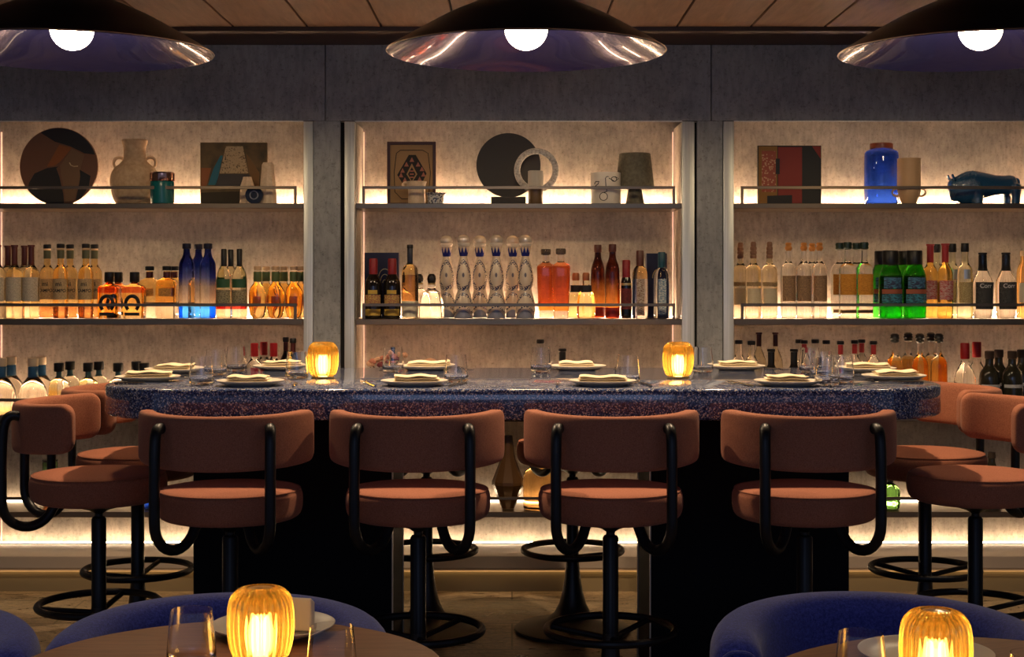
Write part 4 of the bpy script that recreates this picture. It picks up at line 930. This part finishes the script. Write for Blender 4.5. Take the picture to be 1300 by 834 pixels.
# blue jar, beige vase, bison
t = pth('blue_glass_jar', 'cobalt blue glass jar with a rust coloured lid', 'jar', 1119, 6.66)
obj('jar_body', LT(rnd([(17*k, 0), (20.5*k, 1.5*k), (22*k, 6*k), (22*k, 62*k), (21*k, 69*k), (15*k, 72*k), (14*k, 72.5*k)], 1), seg=56), glass('cobalt_glass', (.02, .09, .80), .03, 1.4), t)
obj('lid', LT([(14*k, 72.8*k), (14.6*k, 73*k), (14.6*k, 79*k), (13.6*k, 80*k)], seg=40), mat('rust_lid', (.26, .06, .025), .35), t)
t = pth('beige_vase', 'beige cylindrical vase with two small loop handles low on its sides', 'vase', 1154, 6.52)
m = mat('beige_clay', (.50, .32, .17), .6)
obj('vase_body', LT([(8*k, 0), (9*k, .8*k), (13.5*k, 12*k), (14.5*k, 18*k), (14.5*k, 57*k), (13*k, 57*k), (13*k, 20*k)], seg=44), m, t)
for s in (-1, 1): obj('handle', tube(bmesh.new(), [(s*(15.5*k+5.5*k*math.cos(a)), 0, 14.5*k+4.6*k*math.sin(a)) for a in [2*PI*i/20 for i in range(20)]], 1.3*k, 8, closed=True), m, t)
t = pth('bison_figurine', 'glazed dark blue ceramic bison figurine', 'figurine', 1249, 6.57)
bm = bmesh.new(); M_ = 24
prof_b = [(-45, 25, 1, 2), (-43, 24, 6, 6), (-38, 21, 13, 9), (-30, 20, 19, 13), (-22, 21, 21.5, 15), (-14, 22.5, 21, 16), (-6, 23.5, 18.5, 15), (4, 24.5, 15.5, 14), (14, 24.5, 13, 13), (24, 25, 12, 13), (33, 24.5, 13, 12), (39, 27, 9, 9), (42, 27, 4, 5)]
dz = [0]*len(prof_b)
rings = []
for x, zc, hz, hw in prof_b:
    rings.append([bm.verts.new((x*k, hw*k*math.cos(2*PI*j/M_)*.9, (zc+hz*math.sin(2*PI*j/M_))*k)) for j in range(M_)])
for A, B in zip(rings[:-1], rings[1:]):
    for j in range(M_): bm.faces.new((A[j], A[(j+1) % M_], B[(j+1) % M_], B[j]))
bm.faces.new(rings[0]); bm.faces.new(rings[-1][::-1])
for x, y, r1, r2 in ((-22, 7, 9, 7), (-10, -7, 9, 7), (33, 6, 8, 6), (38, -6, 8, 6)):
    lathe(bm, [(r2*k*.9, 0), (r2*k, 1*k), (r2*k, 8*k), (r1*k, 20*k), (r1*k*.8, 26*k)], seg=16, c=(x*k, y*k, 0))
lathe(bm, rnd([(0, 4*k), (4*k, 5*k), (6.5*k, 12*k), (8.5*k, 20*k), (8*k, 28*k), (4*k, 33*k), (0, 34*k)], 1), seg=20, c=(-38*k, 0, 0), closed=False)
BLG = mat('bison_glaze', (.008, .06, .14), .2, coat=.5); bump(BLG, noise(BLG, tc(BLG), 130, 3), .6, .004)
body = obj('figure_body', bm, BLG, t, auto=60)
mod = body.modifiers.new('r', 'REMESH'); mod.mode = 'VOXEL'; mod.voxel_size = .0035; mod.use_smooth_shade = True
sm_ = body.modifiers.new('s', 'SMOOTH'); sm_.iterations = 6
for s in (-1, 1): obj('horn', tube(bmesh.new(), spline([(-38*k, s*6*k, 30*k), (-41*k, s*10*k, 33*k), (-43*k, s*9*k, 38*k)], 4), [2*k]*4+[1.6*k]*4+[.5*k], 8), BLG, t)
obj('tail', tube(bmesh.new(), spline([(41*k, 0, 33*k), (44.5*k, 0, 30*k), (44*k, 0, 20*k), (42*k, 0, 12*k)], 5), 1.5*k, 8), BLG, t)
# boxes on the middle shelf behind bottles
def gift(px0, px1, h, label, D=6.70):
    t = thing('gift_box', label, 'box', (X((px0+px1)/2, D), D, SH[(1, 1)]), 0, 'navy boxes on the centre middle shelf'); w = (px1-px0)/2*k
    b = obj('carton', BX(-w, w, -.03, .03, 0, h*k, .001, 1), mat('navy_card', (.012, .014, .05), .5), t, smooth=False)
    for j in range(3):
        P = [(w*.2+(3+j*3)*k*math.cos(a)*.9, -.0308, (45+j*3)*k+(4+j*4)*k*math.sin(a)) for a in [PI*(.1+.9*i/12) for i in range(13)]]
        obj('gold_scroll', tube(bmesh.new(), P, .45*k, 5), GOLD, b)
gift(463, 507, 84, 'navy carton with gold scrolls behind the two red-capped bottles')
gift(820, 846, 83, 'navy carton with gold scrolls between the two figure-label bottles')
# dried flowers behind the table edge, on the centre lower shelf
FL = [mat('petal_rose', (.50, .20, .13), .8), mat('petal_sand', (.62, .38, .24), .8), mat('petal_dark', (.20, .04, .05), .8)]
LZ = SH[(1, 2)]
def blossom(bm, c, r, mi, rn):
    for q in range(9):
        a = 2*PI*q/9+rn.random(); e = rn.uniform(.2, 1.2); d = Vector((math.cos(a)*math.cos(e), math.sin(a)*math.cos(e), math.sin(e)))
        rr = bmesh.ops.create_icosphere(bm, subdivisions=1, radius=r*.5)
        for v in rr['verts']: v.co = Vector(c)+d*r*.6+v.co
        for f in {f for v in rr['verts'] for f in v.link_faces}: f.material_index = mi
t = thing('dried_bouquet', 'low bunch of dried pinkish blossoms behind the table edge, centre bay', 'dried flowers', at(492, 6.52, LZ))
rn = random.Random(3)
HEADS = [(473, 463, 0), (480, 461, 1), (487, 459, 0), (494, 453, 1), (501, 458, 0), (507, 461, 2), (512, 455, 1), (484, 467, 2), (499, 467, 0), (470, 466, 1)]
for x, y, c in HEADS:
    hx, hz = (x-492)*k, (528-y)*k
    hd = obj('blossom', (lambda b: (blossom(b, (hx, 0, hz), 6*k, 0, rn), b)[1])(bmesh.new()), FL[c], t)
    obj('stem', tube(bmesh.new(), spline([(hx*.15, 0, 25*k), (hx*.5, 0, (25*k+hz)/2), (hx, 0, hz-2*k)], 3), .8*k, 6), mat('stem_brown', (.12, .07, .03), .7), t)
obj('low_vase', LT(rnd([(10*k, 0), (14*k, 2*k), (15*k, 18*k), (9*k, 28*k), (8*k, 30*k), (6*k, 28*k)], 1), seg=32), CREAM, t)
t = thing('ceramic_bowl', 'pinkish upturned bowl peeking behind the second far napkin', 'bowl', at(546, 6.62, LZ))
obj('bowl_body', LT(rnd([(0, 0), (26*k, 0), (25*k, 30*k), (20*k, 55*k), (8*k, 68*k), (0, 70*k)], 1), seg=32, closed=False), FL[1], t)
# lowest shelf
BZ = SH[(1, 3)]
t = thing('geometric_vase', 'dark brown faceted vase with slim neck on the lowest centre shelf', 'vase', at(645, 6.58, BZ))
obj('vase_body', LT([(8*k, 0), (8.5*k, 1*k), (20.5*k, 30*k), (20.5*k, 34*k), (9.5*k, 62*k), (8*k, 70*k), (5.5*k, 92*k), (4.5*k, 92*k)], seg=10), mat('umber_glass', (.045, .022, .008), .25), t, auto=20)
t = thing('amber_jar', 'straight amber glass jar beside the dark faceted vase', 'jar', at(684, 6.56, BZ))
obj('jar_body', LT(rnd([(18*k, 0), (20*k, 2*k), (20*k, 44*k), (16*k, 50*k), (9*k, 52*k), (8.5*k, 58*k)], 1), seg=48), glass('amber_jar_glass', (1, .60, .22), .05, 1.25), t)
obj('lid', LT([(9*k, 58.3*k), (10*k, 59*k), (10*k, 64*k), (8*k, 66*k)], seg=32), mat('ochre'), t)
t = thing('cactus_bottle', 'green cactus-shaped bottle on the lowest right shelf', 'bottle', at(1130, 6.56, SH[(2, 3)]))
bm = LT(rnd([(9*k, 0), (11*k, 2*k), (11.5*k, 18*k), (10*k, 27*k), (4*k, 32*k), (3*k, 33*k)], 1), seg=60, ribs=10, ribamp=.16)
obj('glass_body', bm, glass('cactus_glass', (.16, .42, .10), .05, 1.2), t, auto=60)
obj('stopper', LT([(3.4*k, 33.2*k), (4.2*k, 34*k), (4*k, 39*k)], seg=20), CAPBK, t)
t = thing('green_tumbler', 'green banded jar with dark rim behind the left end stool', 'jar', at(63.5, 6.62, SH[(0, 3)]))
obj('jar_body', LT([(8*k, 0), (9*k, 1*k), (9.5*k, 56*k), (9*k, 57*k)], seg=36), zglass('green_jar', [(0, C(.85, .30, .10)), (30, C(.9, .8, .7)), (40, C(.25, .55, .22))], 60), t)
obj('lid', LT([(9.6*k, 57.2*k), (9.8*k, 58*k), (9.8*k, 60*k)], seg=36), mat('dark_lid', (.02, .02, .02), .4), t)
t = thing('blue_bottle', 'low blue glass bottle behind the left stools on the lowest shelf', 'bottle', at(184, 6.56, SH[(0, 3)]))
obj('glass_body', LT(rnd([(9*k, 0), (10*k, 1*k), (10*k, 26*k), (4*k, 32*k), (3.5*k, 40*k)], 1), seg=32), glass('cobalt_glass', (.02, .09, .8)), t)
obj('stopper', LT([(4.2*k, 40.2*k), (4.6*k, 41*k), (4.2*k, 46*k)], seg=20), CAPBK, t)
t = thing('dark_bottle', 'dark tapered bottle on the lowest shelf between the right end stools', 'bottle', at(1259, 6.6, SH[(2, 3)]))
obj('glass_body', LT(rnd([(11*k, 0), (12*k, 1*k), (12*k, 34*k), (8*k, 48*k), (4.5*k, 56*k), (4*k, 62*k)], 1), seg=32), mat('olive_glass'), t)
obj('stopper', LT([(4.4*k, 62.2*k), (5*k, 63*k), (4.4*k, 70*k)], seg=20), mat('dark_cork'), t)

# ------------------------------------------------------------------ light
w = bpy.data.worlds.new('room_ambient'); S.world = w; w.use_nodes = True
w.node_tree.nodes['Background'].inputs['Color'].default_value = (.50, .62, 1, 1)
w.node_tree.nodes['Background'].inputs['Strength'].default_value = .28
def spot(name, loc, tgt, power, col, size=1.2, blend=.6, rad=.04):
    d = bpy.data.lights.new(name, 'SPOT'); d.energy = power; d.color = col; d.spot_size = size; d.spot_blend = blend; d.shadow_soft_size = rad
    o = bpy.data.objects.new(name, d); link(o); o.location = loc
    o.rotation_euler = (Vector(tgt)-Vector(loc)).to_track_quat('-Z', 'Y').to_euler()
for x in (-1.2, -.45, .7): spot('added_fill_spot', (x, 2.75, 2.36), (x, 2.75, 0), 14, (1, .74, .52), 1.3)  # added unseen spots that brighten the foreground tables and tub chairs

for x in (-.72, .82): spot('ceiling_downlight', (x, 5.05, 2.37), (x, 5.05, 0), 120, (1, .70, .44), 2.0, .5, .03)
for x in (-2.05, 2.15): spot('ceiling_downlight', (x, 5.05, 2.37), (x*.8, 5.0, 0), 42, (1, .70, .44), 1.3, .5, .03)

d = bpy.data.lights.new('cool_fill_light', 'AREA'); d.shape = 'RECTANGLE'; d.size = 2.4; d.size_y = 2.0; d.energy = 20; d.color = (.42, .58, 1)  # added cool fill behind the camera, with no visible source
o = bpy.data.objects.new('cool_fill_light', d); link(o); o.location = (0, -1.0, 2.3); o.rotation_euler = (Vector((0, 4.6, .95))-Vector((0, -1.0, 2.3))).to_track_quat('-Z', 'Y').to_euler()
